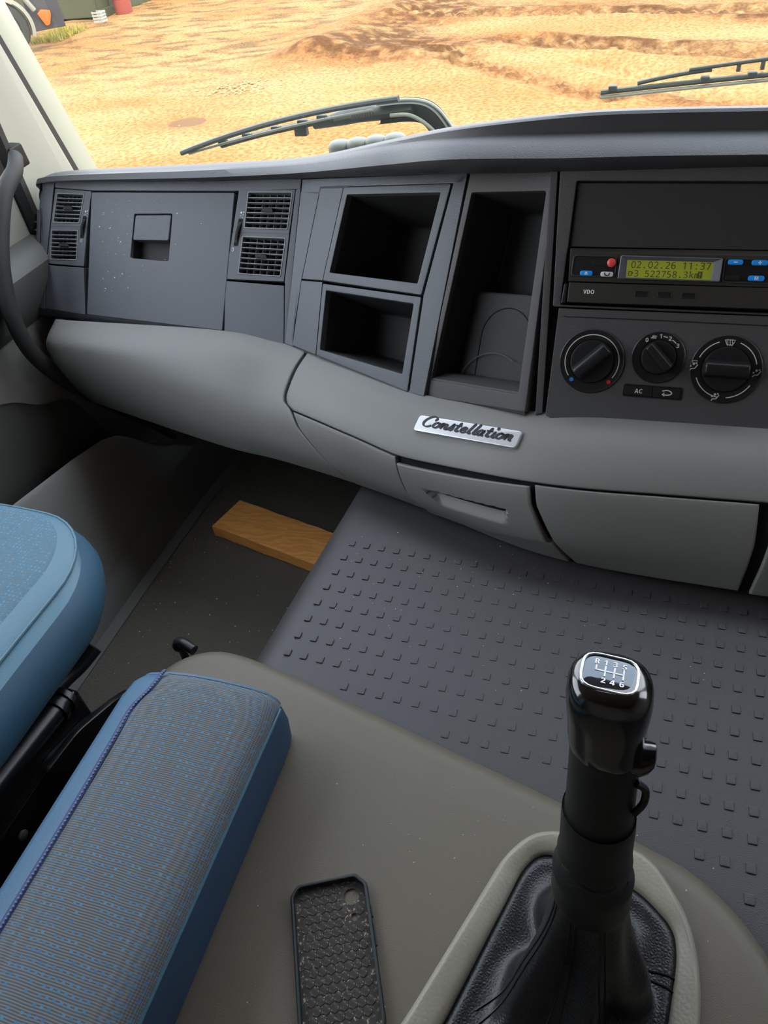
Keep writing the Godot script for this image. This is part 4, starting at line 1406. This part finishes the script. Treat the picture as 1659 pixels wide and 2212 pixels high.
# ---------------------------------------------------------------- storage trays of the slanted part
func storage():
	var f := fb
	var t := thing("storage_unit", f.p(180, 330), "grey storage unit with two open trays, between glovebox and centre stack", "storage unit")
	var uf := pts([106, 16.5, 331, 16, 308, 191.5, 87, 178.5])
	var uo := pts([117, 29.5, 313, 29.5, 296, 173, 101.5, 163.5])
	var lf := pts([88, 183.5, 308.5, 194.5, 311, 351, 96, 312])
	var lo := pts([99, 195.5, 295, 206.5, 294, 322.5, 104, 301])
	# surround: strips left, top and right of the trays
	slab(f, pts([2, 0, 356, 0, 352, 15, 104, 15.2, 50, 15, 47, 28, 3, 24]), -16, -0.5, 1.5, 1.2)
	obj("top_strip", M.fascia, t)
	slab(f, pts([2, 22, 48.5, 22, 33, 178.5, 30, 290, 35, 302, 12, 298]), -16, -0.5, 1, 1)
	obj("side_strip", M.fascia, t)
	slab(f, pts([333.5, 15, 356, 0, 357, 4, 350, 200, 344, 354, 313.5, 351, 311, 192]), -16, -0.5, 1.5, 1.2)
	obj("side_strip", M.fascia, t)
	slab(f, pts([50.5, 17, 104.5, 17.5, 85.8, 178, 34.5, 177.5]), -16, 0.2, 1, 1)
	obj("filler_panel", M.fascia, t)
	slab(f, pts([34, 180.5, 86, 181, 94, 311, 88, 310, 33, 300]), -16, 0.2, 1, 1)
	obj("filler_panel", M.fascia, t)
	ring(f, uf, uo, -20, 1.5, 2.5, 2.5, 2.0, -12)
	var a := obj("upper_tray", M.fascia, t)
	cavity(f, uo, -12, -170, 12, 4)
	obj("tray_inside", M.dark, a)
	ring(f, lf, lo, -20, 1.5, 2.5, 2.5, 2.0, -12)
	var b := obj("lower_tray", M.fascia, t)
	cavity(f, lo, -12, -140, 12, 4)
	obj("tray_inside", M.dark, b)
	var lp := []
	for h in [[0, -1.0], [8, -7.0], [16, -22.0]]:
		var r := PackedVector3Array()
		for q in pts([12, 298, 34, 301, 96, 311, 200, 330, 311, 350, 344, 353]): r.append(f.p(q.x, q.y + h[0], h[1]))
		lp.append(r)
	grid(lp)
	obj("lower_lip", M.fascia, t)
	f = fc
	var c := thing("cup_holder_console", f.p(75, 340), "tall dark open cup holder column beside the tachograph", "cup holder")
	var op := pts([9, 28.5, 137, 27, 150, 319, -15, 321])
	ring(f, pts([0, 0, 149, 0, 167.5, 344, -26.5, 350]), op, -25, 0, 3, 4, 2.0, -10)
	obj("frame", M.stack, c)
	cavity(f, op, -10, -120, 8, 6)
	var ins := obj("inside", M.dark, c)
	# shallower lower half with a rounded niche
	slab(f, pts([2, 168, 133, 166, 139, 322, -8, 324]), -118, -62, 8, 6)
	obj("lower_back", M.dark, ins)
	var l := []
	for q in [[0.0, -61.5], [1.5, -61.0], [4.0, -72.0], [12, -86]]:
		var p := [Vector2(30, 300), Vector2(30, 235)]
		var s := PackedVector3Array()
		for k in 17:
			var ang := PI + PI * k / 16.0
			s.append(f.p(76 + cos(ang) * (48 - q[0]), 240 + sin(ang) * (50 - q[0]), q[1]))
		s.append(f.p(124 - q[0], 316, q[1])); s.append(f.p(28 + q[0], 316, q[1]))
		l.append(s)
	loft(l, false, true)
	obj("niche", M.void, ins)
	# sloping floor lip that catches the light
	loft([lift(f, fil(pts([-13, 305, 149, 302.5, 150, 319, -15, 321]), 3), -60), lift(f, fil(pts([-13.5, 308, 149.5, 306, 150, 319, -15, 321]), 3), -30), lift(f, fil(pts([-14.6, 318, 149.8, 316, 150, 319, -15, 321]), 1), -2)], true, true)
	obj("floor_lip", M.stack, ins)
	ribbon(f, arc(66, 330, 66, 200, 300, 20), 1.5, -56)
	obj("cup_ring", M.stack, ins)
	lp = []
	for h in [[0, -1.0], [7, -6.0], [14, -20.0]]:
		var r := PackedVector3Array()
		for q in pts([-26, 349, 70, 347, 167, 343.5]): r.append(f.p(q.x, q.y + h[0], h[1]))
		lp.append(r)
	grid(lp)
	obj("lower_lip", M.stack, c)

# ---------------------------------------------------------------- gear lever
func axis(y: float) -> Vector3:
	return Vector3(0.034 - (y - 0.446) * 0.04, y, -0.269 - (y - 0.446) * 0.18)

func polyray(p: Array, c: Vector2, a: float) -> Vector2:
	var d := Vector2(cos(a), sin(a))
	var best := 1e9
	for i in p.size():
		var q = Geometry2D.segment_intersects_segment(c, c + d * 5000.0, p[i], p[(i + 1) % p.size()])
		if q != null: best = minf(best, c.distance_to(q))
	return c + d * best

func lev(y: float, rx: float, rz: float, sx := 0.0, pw := 2.0, tilt := 0.0, n := 48) -> PackedVector3Array:
	# one cross section of the lever; pw > 2 squares it off, tilt drops its right side
	var o := PackedVector3Array()
	var c := axis(y)
	for k in n:
		var t := TAU * k / n
		var x := signf(cos(t)) * pow(absf(cos(t)), 2.0 / pw) * rx
		var z := signf(sin(t)) * pow(absf(sin(t)), 2.0 / pw) * rz
		o.append(c + Vector3(x + sx, x * 0.04 + z * 0.18 - tilt * x - tilt * z * 0.4, z))
	return o

func gear_lever():
	var base := Vector3(0.05, 0.36, -0.22)
	var g := thing("gear_lever", base, "black gear lever with glossy knob, leather gaiter and taupe surround", "gear lever")
	var outer := pts([-168, -70, -122, -168, -55, -348, -30, -378, 0, -388, 94, -386, 136, -328, 146, -276, 142, -200, 112, -50, 80, -20, -130, -20])
	var inner := pts([-118, -90, -84, -178, -34, -338, -20, -358, 6, -362, 86, -346, 121, -316, 124, -290, 117, -232, 92, -80, 70, -60, -96, -60])
	var l := []
	for q in [[0.0, -4.0], [0.0, 5.0], [1.0, 9.0], [3.5, 12.0], [7.0, 13.5]]: l.append(lift(ff, fil(off(outer, q[0]), 26, 6), q[1]))
	for q in [[-9.0, 11.0], [-3.0, 8.0], [-0.8, 5.5], [0.0, 2.0], [0.0, -4.0]]: l.append(lift(ff, fil(off(inner, q[0]), 20, 6), q[1]))
	loft(l, false, false)
	obj("surround", M.bezel, g, 50)
	# gaiter: from the surround's opening up to the collar, with folds
	var N := 96
	var c := Vector2(48, -235)
	var ip := []
	for q in fil(inner, 20, 6): ip.append(q)
	l = []
	var steps := [[0.0, 2.0, 0.0], [0.14, 6.0, 0.2], [0.38, 5.0, 0.8], [0.62, 9.0, 1.3], [0.77, 22.0, 1.8], [0.86, 42.0, 1.9], [0.92, 64.0, 1.6], [0.96, 86.0, 1.0], [0.98, 108.0, 0.5], [0.99, 128.0, 0.15], [1.0, 150.0, 0.0]]
	for s in steps:
		var r := PackedVector3Array()
		var y: float = 0.36 + s[1] * 0.001
		var ax := axis(maxf(y, 0.40))
		for k in N:
			var a := TAU * k / N
			var rim := polyray(ip, c, a)
			var w := Vector3(rim.x * 0.001, y, rim.y * 0.001)
			var rc := 0.0315 + 0.010 * clampf((140.0 - s[1]) / 100.0, 0, 1)
			var top := Vector3(ax.x + cos(a) * rc, y, ax.z + sin(a) * rc)
			var q := w.lerp(top, s[0])
			var fold: float = (sin(a * 5.0 + s[1] * 0.02) * 0.5 + sin(a * 3.0 + 1.0 - s[1] * 0.015) * 0.7 + sin(a * 8.0 + 2.0) * 0.22) * 0.0065 * s[2]
			var dir := Vector3(cos(a), 0.25, sin(a))
			r.append(q + dir * fold)
		l.append(r)
	# smooth the rows
	var fine := []
	for i in l.size() - 1:
		for k in 4:
			var r := PackedVector3Array()
			for j in N: r.append((l[i][j] as Vector3).cubic_interpolate(l[i + 1][j], l[maxi(i - 1, 0)][j], l[mini(i + 2, l.size() - 1)][j], k / 4.0))
			fine.append(r)
	fine.append(l[-1])
	loft(fine, false, false)
	var boot := obj("gaiter", M.boot, g, 70)
	# stitched seams of the gaiter
	for q in [[-1.95, 0, 26], [-0.42, 0, 22], [1.15, 6, 40], [1.9, 10, 40], [2.6, 8, 40]]:
		var j := int(fposmod(q[0], TAU) / TAU * N)
		for e in [0, 1]:
			var p := PackedVector3Array()
			for i in range(q[1], mini(q[2], fine.size())): p.append(fine[i][(j + e * 2) % N] + Vector3(0, 0.0008, 0))
			tube(p, [0.0009], 5)
	obj("seam", M.leather, boot)
	# collar and sleeve
	var seg_ := []
	for q in [[0.495, 0.0330], [0.505, 0.0345], [0.52, 0.0335], [0.532, 0.0345], [0.538, 0.0315], [0.55, 0.0298], [0.556, 0.0312], [0.562, 0.030], [0.575, 0.0296], [0.60, 0.0296], [0.61, 0.0290]]: seg_.append(lev(q[0], q[1], q[1], 0.0, 2.0, 0.12))
	loft(seg_, false, false)
	obj("collar", M.leather, g, 40)
	seg_ = []
	for q in [[0.600, 0.0285], [0.609, 0.0282], [0.611, 0.0268], [0.65, 0.0264], [0.70, 0.0258]]: seg_.append(lev(q[0], q[1], q[1], 0.0, 2.1, 0.14))
	loft(seg_, false, true)
	obj("sleeve", M.leather, g, 40)
	# wrinkle and torn patch on the right of the sleeve
	for q in [[0.545, 0.03, 2.2, 0.4], [0.556, 0.0305, 2.5, 0.9]]:
		var p := PackedVector3Array()
		for k in 13:
			var a := lerpf(q[2], q[3], k / 12.0)
			p.append(axis(q[0] + 0.004 * sin(k * 0.6)) + Vector3(cos(a) * q[1], -0.12 * cos(a) * q[1] - 0.05 * sin(a) * q[1], sin(a) * q[1]))
		tube(p, [0.0018], 6)
	obj("wrinkle", M.leather, g)
	tube(smooth([axis(0.668) + Vector3(0.024, 0, 0.013), axis(0.66) + Vector3(0.031, 0, 0.011), axis(0.645) + Vector3(0.031, 0, 0.011), axis(0.635) + Vector3(0.025, 0, 0.014)], 5), [0.003, 0.0035, 0.003], 8)
	obj("torn_edge", M.leather, g)
	# knob
	seg_ = []
	for q in [[0.686, 0.0255, 0.0255, 0.0, 2.2], [0.689, 0.0272, 0.0265, 0.0, 2.2], [0.697, 0.0274, 0.0268, -0.001, 2.2], [0.708, 0.0278, 0.0275, -0.001, 2.25], [0.719, 0.0286, 0.0285, -0.001, 2.35], [0.729, 0.0296, 0.0292, -0.001, 2.45], [0.738, 0.0300, 0.0292, -0.001, 2.5], [0.7455, 0.0294, 0.0284, -0.001, 2.5], [0.7505, 0.0276, 0.0264, -0.001, 2.5], [0.7536, 0.0248, 0.0234, -0.002, 2.6], [0.7553, 0.0218, 0.0198, -0.002, 2.7], [0.756, 0.0200, 0.0178, -0.002, 2.8]]:
		seg_.append(lev(q[0], q[1], q[2], q[3], q[4], 0.10 if q[0] < 0.71 else 0.10 - (q[0] - 0.71) * 1.2))
	loft(seg_, true, true)
	var kb := obj("knob", M.gloss, g, 60)
	# emblem plate with the shift pattern
	var ec := axis(0.7565) + Vector3(-0.002, 0, 0)
	var ef := Fr.new(ec, Vector3(1, -0.02, 0.06), Vector3(-0.06, 0.14, 1))
	if ef.n.y < 0: ef = Fr.new(ec, Vector3(1, -0.02, 0.06), Vector3(0.06, -0.14, -1))
	var eo := rect(-20, -17.5, 20, 17.5)
	ring(ef, eo, off(eo, 2.0), -2.5, 0.8, 12, 10.5, 0.7, -1)
	obj("chrome_ring", M.steel, kb).set_meta("label", "chrome ring")
	loft([lift(ef, fil(off(eo, 1.8), 10.5), -0.6), lift(ef, fil(off(eo, 5), 9), 0.2), lift(ef, fil(off(eo, 9), 6), 0.6), lift(ef, fil(off(eo, 14), 3), 0.75)], false, true)
	obj("emblem", M.emblem, kb, 80)
	for q in [[-9.5, -4.5, -9.5, 0.3], [-3.2, -5.0, -3.2, 5.0], [3.0, -5.0, 3.0, 5.0], [9.2, -5.0, 9.2, 5.0], [-9.8, 0, 9.5, 0]]:
		ribbon(ef, pts(q), 1.1, 1.15)
	obj("shift_pattern", M.white, kb)
	for q in [["R", -9.5, -8.2], ["1", -3.4, -8.2], ["3", 3.0, -8.2], ["5", 9.3, -8.0], ["2", -3.6, 8.8], ["4", 2.6, 9.0], ["6", 8.8, 8.8]]:
		text(q[0], ef, q[1], q[2], 0.75, 6.2, M.white, kb, "lettering", "Droid Sans", 0.0, 700)
	# splitter switch sticking out on the right below the knob
	var q0 := axis(0.694)
	seg_ = []
	for s in [[0.014, 0.016, 0.006, 0.013], [0.020, 0.013, 0.008, 0.0145], [0.026, 0.012, 0.009, 0.0145], [0.031, 0.015, 0.0085, 0.013], [0.0345, 0.019, 0.006, 0.010], [0.0355, 0.021, 0.002, 0.005]]:
		var r := PackedVector3Array()
		for k in 20:
			var t := TAU * k / 20
			r.append(q0 + Vector3(s[0], s[1] - 0.022 + sin(t) * s[2], 0.006 + cos(t) * s[3]))
		seg_.append(r)
	loft(seg_, true, true)
	obj("range_switch", M.gloss, g, 60)

# ---------------------------------------------------------------- seats
func rrect(cx: float, cz: float, hx: float, hz: float, r: float, y: float, n := 10) -> PackedVector3Array:
	var o := PackedVector3Array()
	for c in [[-1, -1, PI], [1, -1, 1.5 * PI], [1, 1, 0.0], [-1, 1, 0.5 * PI]]:
		for k in n:
			var a: float = c[2] + 0.5 * PI * k / (n - 1)
			o.append(Vector3(cx + c[0] * (hx - r) + cos(a) * r, y, cz + c[1] * (hz - r) + sin(a) * r))
	return o

func subdiv(l: PackedVector3Array, n: int) -> PackedVector3Array:
	var o := PackedVector3Array()
	for i in l.size():
		var a := l[i]
		var b := l[(i + 1) % l.size()]
		var m := n if i % 10 == 9 else 1
		for k in m: o.append(a.lerp(b, float(k) / m))
	return o

func crown(l: PackedVector3Array) -> PackedVector3Array:
	# front edge of the cushion drops and bows
	var o := PackedVector3Array()
	for q in l:
		var f := clampf((-0.42 - q.z) / 0.24, 0, 1)
		var s := clampf((q.x + 0.785) / 0.13, 0, 1)
		o.append(q + Vector3(0, -0.026 * f * f, -0.040 * f * (1 - pow((q.x + 0.92) / 0.27, 2.0))))
	return o

func passenger_seat():
	var s := thing("passenger_seat", Vector3(-0.88, 0.0, -0.2), "blue passenger seat at the left with patterned cushion on a black sprung base", "seat")
	var cx := -0.908
	var cz := -0.143
	var l := []
	for q in [[0.395, -0.06, 0.06], [0.40, -0.035, 0.08], [0.415, -0.018, 0.09], [0.44, -0.004, 0.1], [0.462, 0.0, 0.1], [0.478, -0.003, 0.1], [0.490, -0.010, 0.1], [0.498, -0.018, 0.095]]:
		l.append(crown(subdiv(rrect(cx, cz, 0.268 + q[1], 0.475 + q[1], q[2] + 0.06 + q[1] * 0.5, q[0]), 8)))
	loft(l, true, false)
	obj("cushion_side", M.seatside, s, 60)
	tube(ringed(crown(subdiv(rrect(cx - 0.008, cz - 0.012, 0.235, 0.455, 0.13, 0.5045), 8))), [0.0022], 6)
	obj("piping", M.vinyl, s)
	l = []
	for q in [[0.498, 0.25, 0.457, 0.146, 0.0, 0.0], [0.5035, 0.235, 0.455, 0.13, -0.008, -0.012], [0.507, 0.228, 0.451, 0.126, -0.012, -0.013], [0.5085, 0.214, 0.448, 0.12, -0.024, -0.014]]:
		l.append(crown(subdiv(rrect(cx + q[4], cz + q[5], q[1], q[2], q[3], q[0]), 8)))
	loft(l, false, false)
	obj("cushion_border", M.vinyl, s, 60)
	l = []
	for q in [[0.508, 0.216, 0.449, 0.12], [0.5105, 0.208, 0.441, 0.11], [0.513, 0.16, 0.39, 0.09], [0.513, 0.07, 0.3, 0.05]]:
		l.append(crown(subdiv(rrect(cx - 0.024, cz - 0.014, q[1], q[2], q[3], q[0]), 8)))
	loft(l, false, true)
	obj("cushion_top", M.seat, s, 60)
	# backrest, out of the picture
	l = []
	for q in [[0.5, 0.30, 0.20], [0.7, 0.34, 0.23], [1.0, 0.40, 0.23], [1.15, 0.43, 0.2], [1.2, 0.44, 0.15]]: l.append(rrect(cx, q[1] + 0.06, q[2], 0.07, 0.06, q[0]))
	loft(l, true, true)
	obj("backrest", M.seatside, s, 60)
	# black sprung base
	block(Vector3(-1.08, 0.27, -0.42), Vector3(-0.655, 0.385, 0.3), 0.008)
	obj("base_frame", M.metalblack, s)
	block(Vector3(-1.05, 0.0, -0.36), Vector3(-0.70, 0.28, 0.28), 0.01)
	obj("pedestal", M.metalblack, s)
	var a := Vector3(-0.66, 0.388, -0.40)
	var b := Vector3(-0.66, 0.425, -0.10)
	tube(PackedVector3Array([a, a.lerp(b, 0.5), b]), [0.016], 16)
	obj("damper", M.metalblack, s)
	for z in [-0.402, -0.385, -0.24]:
		tube(PackedVector3Array([a.lerp(b, (z + 0.40) / 0.3), a.lerp(b, (z + 0.408) / 0.3)]), [0.0195], 16)
		obj("damper_ring", M.metalblack, s)
	# side plate and link arm with its bolt
	var pf := Fr.new(Vector3(-0.64, 0.0, 0.0), Vector3(0, 0, -1), Vector3(0, -1, 0))
	slab(pf, pts([-300, -372, 330, -360, 400, -340, 450, -310, 460, -288, 430, -274, 330, -268, -300, -262]), -14, 0, 10, 2)
	obj("side_plate", M.metalblack, s)
	slab(pf, pts([300, -375, 370, -366, 440, -334, 475, -312, 470, -290, 440, -284, 340, -318]), 2, 12, 12, 3)
	obj("link_arm", M.metalblack, s)
	turned(pf, 452, -309, [16, 10, 16, 15, 13, 17, 9, 17, 9, 21, 5, 22], 20)
	obj("pivot_bolt", M.worn, s)
	for q in [[150, -338], [240, -330], [60, -335]]:
		turned(pf, q[0], q[1], [7, -1, 7, 2, 4, 3.5], 14)
		obj("rivet", M.worn, s)
	# adjuster lever hanging from the cushion
	tube(smooth([Vector3(-0.68, 0.395, -0.41), Vector3(-0.668, 0.395, -0.44), Vector3(-0.66, 0.40, -0.462), Vector3(-0.655, 0.405, -0.475)], 4), [0.014, 0.013, 0.012, 0.011], 10)
	obj("adjuster_lever", M.metalblack, s)

func ringed(l: PackedVector3Array) -> PackedVector3Array:
	var o := l.duplicate()
	o.append(l[0]); o.append(l[1])
	return o

func centre_seat():
	var b := thing("folded_backrest", Vector3(-0.42, 0.362, -0.1), "long padded blue-grey box cushion with zip, folded middle seat back", "cushion")
	# section across x: left strip, woven top, right vinyl side; swept along z with a rounded front
	var zs := [-0.435, -0.430, -0.418, -0.39, -0.2, 0.0, 0.25, 0.5]
	var drop := [0.022, 0.010, 0.003, 0.0, 0.0, 0.0, 0.0, 0.0]
	var pull := [0.020, 0.010, 0.004, 0.0, 0.0, 0.0, 0.0, 0.0]
	var sect := [[-0.532, 0.370], [-0.545, 0.40], [-0.548, 0.43], [-0.545, 0.442], [-0.536, 0.449], [-0.508, 0.4585], [-0.500, 0.462], [-0.46, 0.468], [-0.42, 0.469], [-0.375, 0.466], [-0.352, 0.460], [-0.342, 0.450], [-0.338, 0.441], [-0.334, 0.41], [-0.338, 0.365]]
	var parts := [[0, 5, "strip_side", M.strip], [5, 12, "woven_top", M.weave], [12, 14, "vinyl_side", M.vinyldark]]
	for p in parts:
		var rows := []
		for i in zs.size():
			var r := PackedVector3Array()
			for k in range(p[0], p[1] + 1):
				var q: Array = sect[k]
				var x: float = q[0] + (0.43 + q[0]) * -1.0 * pull[i] * 6.0
				r.append(Vector3(x, q[1] - drop[i] * (q[1] - 0.36) * 9.0, zs[i]))
			rows.append(r)
		rows.reverse()
		grid(rows)
		obj(p[2], p[3], b, 60)
	var front := PackedVector3Array()
	for q in sect: front.append(Vector3(q[0] + (0.43 + q[0]) * -0.12, q[1] - 0.022 * (q[1] - 0.36) * 9.0, -0.435))
	fan(front, true)
	obj("front_panel", M.vinyldark, b)
	# piping and zip
	var edge := PackedVector3Array()
	for k in range(3, 13): edge.append(Vector3(sect[k][0] + (0.43 + sect[k][0]) * -0.1, sect[k][1] - 0.014 * (sect[k][1] - 0.36) * 9.0 + 0.002, -0.432))
	tube(edge, [0.0028], 6)
	obj("piping", M.strip, b)
	tube(PackedVector3Array([Vector3(-0.338, 0.4425, -0.42), Vector3(-0.338, 0.4425, 0.5)]), [0.0016], 6)
	obj("piping", M.vinyl, b)
	var zipm := mat(rgb(34, 52, 96), 0.5)
	var path := smooth([Vector3(-0.499, 0.4585, -0.43), Vector3(-0.501, 0.462, -0.40), Vector3(-0.512, 0.4585, -0.37), Vector3(-0.509, 0.461, -0.32), Vector3(-0.507, 0.461, -0.2), Vector3(-0.507, 0.461, 0.1), Vector3(-0.507, 0.461, 0.5)], 8)
	tube(path, [0.0032], 6, 0.5)
	var zp := obj("zip_tape", zipm, b)
	var len_ := 0.0
	var tooth: MeshInstance3D
	var ff2 := Fr.new(Vector3.ZERO, Vector3(1, 0, 0), Vector3(0, 0, 1))
	var n := 0
	for i in path.size() - 1:
		var d := path[i].distance_to(path[i + 1])
		var steps := maxi(1, int(d / 0.0036))
		for k in steps:
			if path[i].z > 0.1 or n > 150: break
			var at := path[i].lerp(path[i + 1], float(k) / steps) + Vector3(0.0015, 0.0016, 0)
			if tooth == null:
				slab(ff2, rect(-1.3, -0.9, 1.3, 0.9), -0.6, 0.9, 0.4, 0.4)
				tooth = obj("zip_tooth", mat(rgb(70, 92, 140), 0.4), zp)
				tooth.position = at - b.position - zp.position
			else:
				var c: MeshInstance3D = tooth.duplicate()
				c.name = numbered("zip_tooth")
				zp.add_child(c, true)
				c.position = at - b.position - zp.position
			n += 1

# ---------------------------------------------------------------- loose things
func phone_case():
	var f := Fr.new(Vector3(-0.267, 0.362, -0.257), Vector3(0.9, 0, -0.435), Vector3(0.435, 0, 0.9))
	var c := thing("phone_case", f.p(35, 78, 0), "empty black phone case lying open side up, gritty honeycomb inside", "phone case")
	var o := pts([-6.6, 10, 1.5, 0, 65, 0, 75.8, 12, 76, 140, 70, 152, 0, 152, -7, 144])
	var l := []
	for q in [[0.0, 0.0], [-0.8, 2.0], [-0.4, 5.0], [-0.8, 8.0], [0.2, 9.6], [1.2, 10.0]]: l.append(lift(f, fil(off(o, q[0]), 3, 4), q[1]))
	for q in [[2.6, 9.6], [3.0, 8.4], [2.5, 6.0], [3.2, 2.0]]: l.append(lift(f, fil(off(o, q[0]), 3, 4), q[1]))
	loft(l, false, false)
	obj("rim", M.case, c, 50)
	# back plate with the lens opening and a small hole
	var out := fil(off(o, 3.0), 3, 3)
	var hole := PackedVector2Array()
	for k in 24: hole.append(Vector2(57.5 + cos(TAU * k / 24) * 8.4, 20 + sin(TAU * k / 24) * 8.4))
	var small := PackedVector2Array()
	for k in 14: small.append(Vector2(58 + cos(TAU * k / 14) * 3.3, 41 + sin(TAU * k / 14) * 4.2))
	var poly := keyhole(keyhole(out, hole), small)
	var tr := Geometry2D.triangulate_polygon(poly)
	for k in range(0, tr.size(), 3):
		var a := poly[tr[k]]
		var b := poly[tr[k + 1]]
		var d := poly[tr[k + 2]]
		if (b - a).cross(d - a) < 0:
			var s := b
			b = d; d = s
		tri(f.p(a.x, a.y, 1.6), f.p(b.x, b.y, 1.6), f.p(d.x, d.y, 1.6))
	for h in [hole, small]:
		for k in h.size():
			var a: Vector2 = h[k]
			var b: Vector2 = h[(k + 1) % h.size()]
			quad(f.p(a.x, a.y, 1.6), f.p(b.x, b.y, 1.6), f.p(b.x, b.y, 0.1), f.p(a.x, a.y, 0.1))
	var back := obj("back_plate", M.caseback, c)
	var hx: MeshInstance3D
	for j in 15:
		for i in 8:
			var u := 6.0 + i * 9.0 + (4.5 if j % 2 else 0.0)
			var v := 10.0 + j * 8.4
			if u > 68 or Vector2(u, v).distance_to(Vector2(57.5, 20)) < 14 or Vector2(u, v).distance_to(Vector2(58, 41)) < 8.5: continue
			if hx == null:
				var p := []
				for k in 6: p.append(Vector2(cos(TAU * (k + 0.5) / 6), sin(TAU * (k + 0.5) / 6)) * 4.75)
				slab(f, p, 1.2, 2.1, 0.1, 0.4)
				hx = obj("honeycomb_cell", M.caseback, back)
				hx.position = f.p(u, v, 1.8) - c.position - back.position
			else:
				var e: MeshInstance3D = hx.duplicate()
				e.name = numbered("honeycomb_cell")
				back.add_child(e, true)
				e.position = f.p(u, v, 1.8) - c.position - back.position
	slab(f, rect(76.5, 34, 78.2, 46), 3, 7, 0.8, 0.5)
	slab(f, rect(76.5, 52, 78.2, 74), 3, 7, 0.8, 0.5)
	obj("side_button", M.case, c)
	# grit lying in the case
	for k in 170:
		var u := clampf(rng.randfn(34, 20), 0, 68)
		var v := clampf(rng.randfn(70, 45), 8, 145)
		pebble(f.p(u, v, 2.1), rng.randf_range(0.0002, 0.0007))
	tag(obj("grit", M.crumb), "pale grit and crumbs lying inside the open phone case", "grit", "", "stuff")

func keyhole(outer: PackedVector2Array, hole: PackedVector2Array) -> PackedVector2Array:
	var bi := 0
	var bj := 0
	var best := 1e9
	for i in outer.size():
		for j in hole.size():
			var d := outer[i].distance_to(hole[j])
			if d < best: best = d; bi = i; bj = j
	var o := PackedVector2Array()
	for i in bi + 1: o.append(outer[i])
	for j in hole.size() + 1: o.append(hole[posmod(bj - j, hole.size())])
	for i in range(bi, outer.size()): o.append(outer[i])
	return o

func plank():
	# rough board lying on the footwell floor, its right end under the flank of the mat
	var f := Fr.new(Vector3(-0.880, 0.004, -1.080), Vector3(0.97, 0, 0.243), Vector3(-0.243, 0, 0.97))
	var p := []
	for k in 13: p.append(Vector2(k * 30.0 + (2.0 if k == 0 else 0.0), -104 + rng.randf_range(-1.2, 1.2)))
	for k in 13: p.append(Vector2(360 - k * 30.0, rng.randf_range(-1.6, 1.6)))
	slab(f, p, 0, 31, 1.5, 2.5)
	tag(obj("wooden_plank", M.wood), "short rough orange-brown wooden plank lying in the passenger footwell", "plank")

func small_things():
	# black knob poking out behind the folded cushion
	var k := thing("floor_knob", Vector3(-0.575, 0.0, -0.55), "small black knob standing on the floor behind the folded cushion", "knob")
	tube(PackedVector3Array([Vector3(-0.60, 0.0, -0.56), Vector3(-0.592, 0.2, -0.558), Vector3(-0.585, 0.325, -0.553)]), [0.006], 8)
	obj("stem", M.metalblack, k)
	tube(smooth([Vector3(-0.594, 0.315, -0.558), Vector3(-0.587, 0.33, -0.556), Vector3(-0.575, 0.337, -0.552), Vector3(-0.555, 0.335, -0.545)], 4), [0.007, 0.010, 0.011, 0.011, 0.010, 0.008], 10)
	obj("knob_head", M.black, k)
	# crumbs and dust flecks: on the cover, the mat and the floor
	for i in 60: pebble(Vector3(rng.randf_range(-0.32, 0.2), 0.3617, rng.randf_range(-0.42, -0.12)), rng.randf_range(0.0003, 0.0011))
	for i in 70: pebble(Vector3(rng.randf_range(-0.38, 0.22), 0.3415, rng.randf_range(-0.85, -0.56)), rng.randf_range(0.0004, 0.0012))
	for i in 80: pebble(Vector3(rng.randf_range(-0.98, -0.56), 0.0005, rng.randf_range(-1.15, -0.6)), rng.randf_range(0.0006, 0.002))
	tag(obj("crumbs", M.crumb), "pale crumbs and grit sprinkled over mat, cover and floor", "crumbs", "", "stuff")
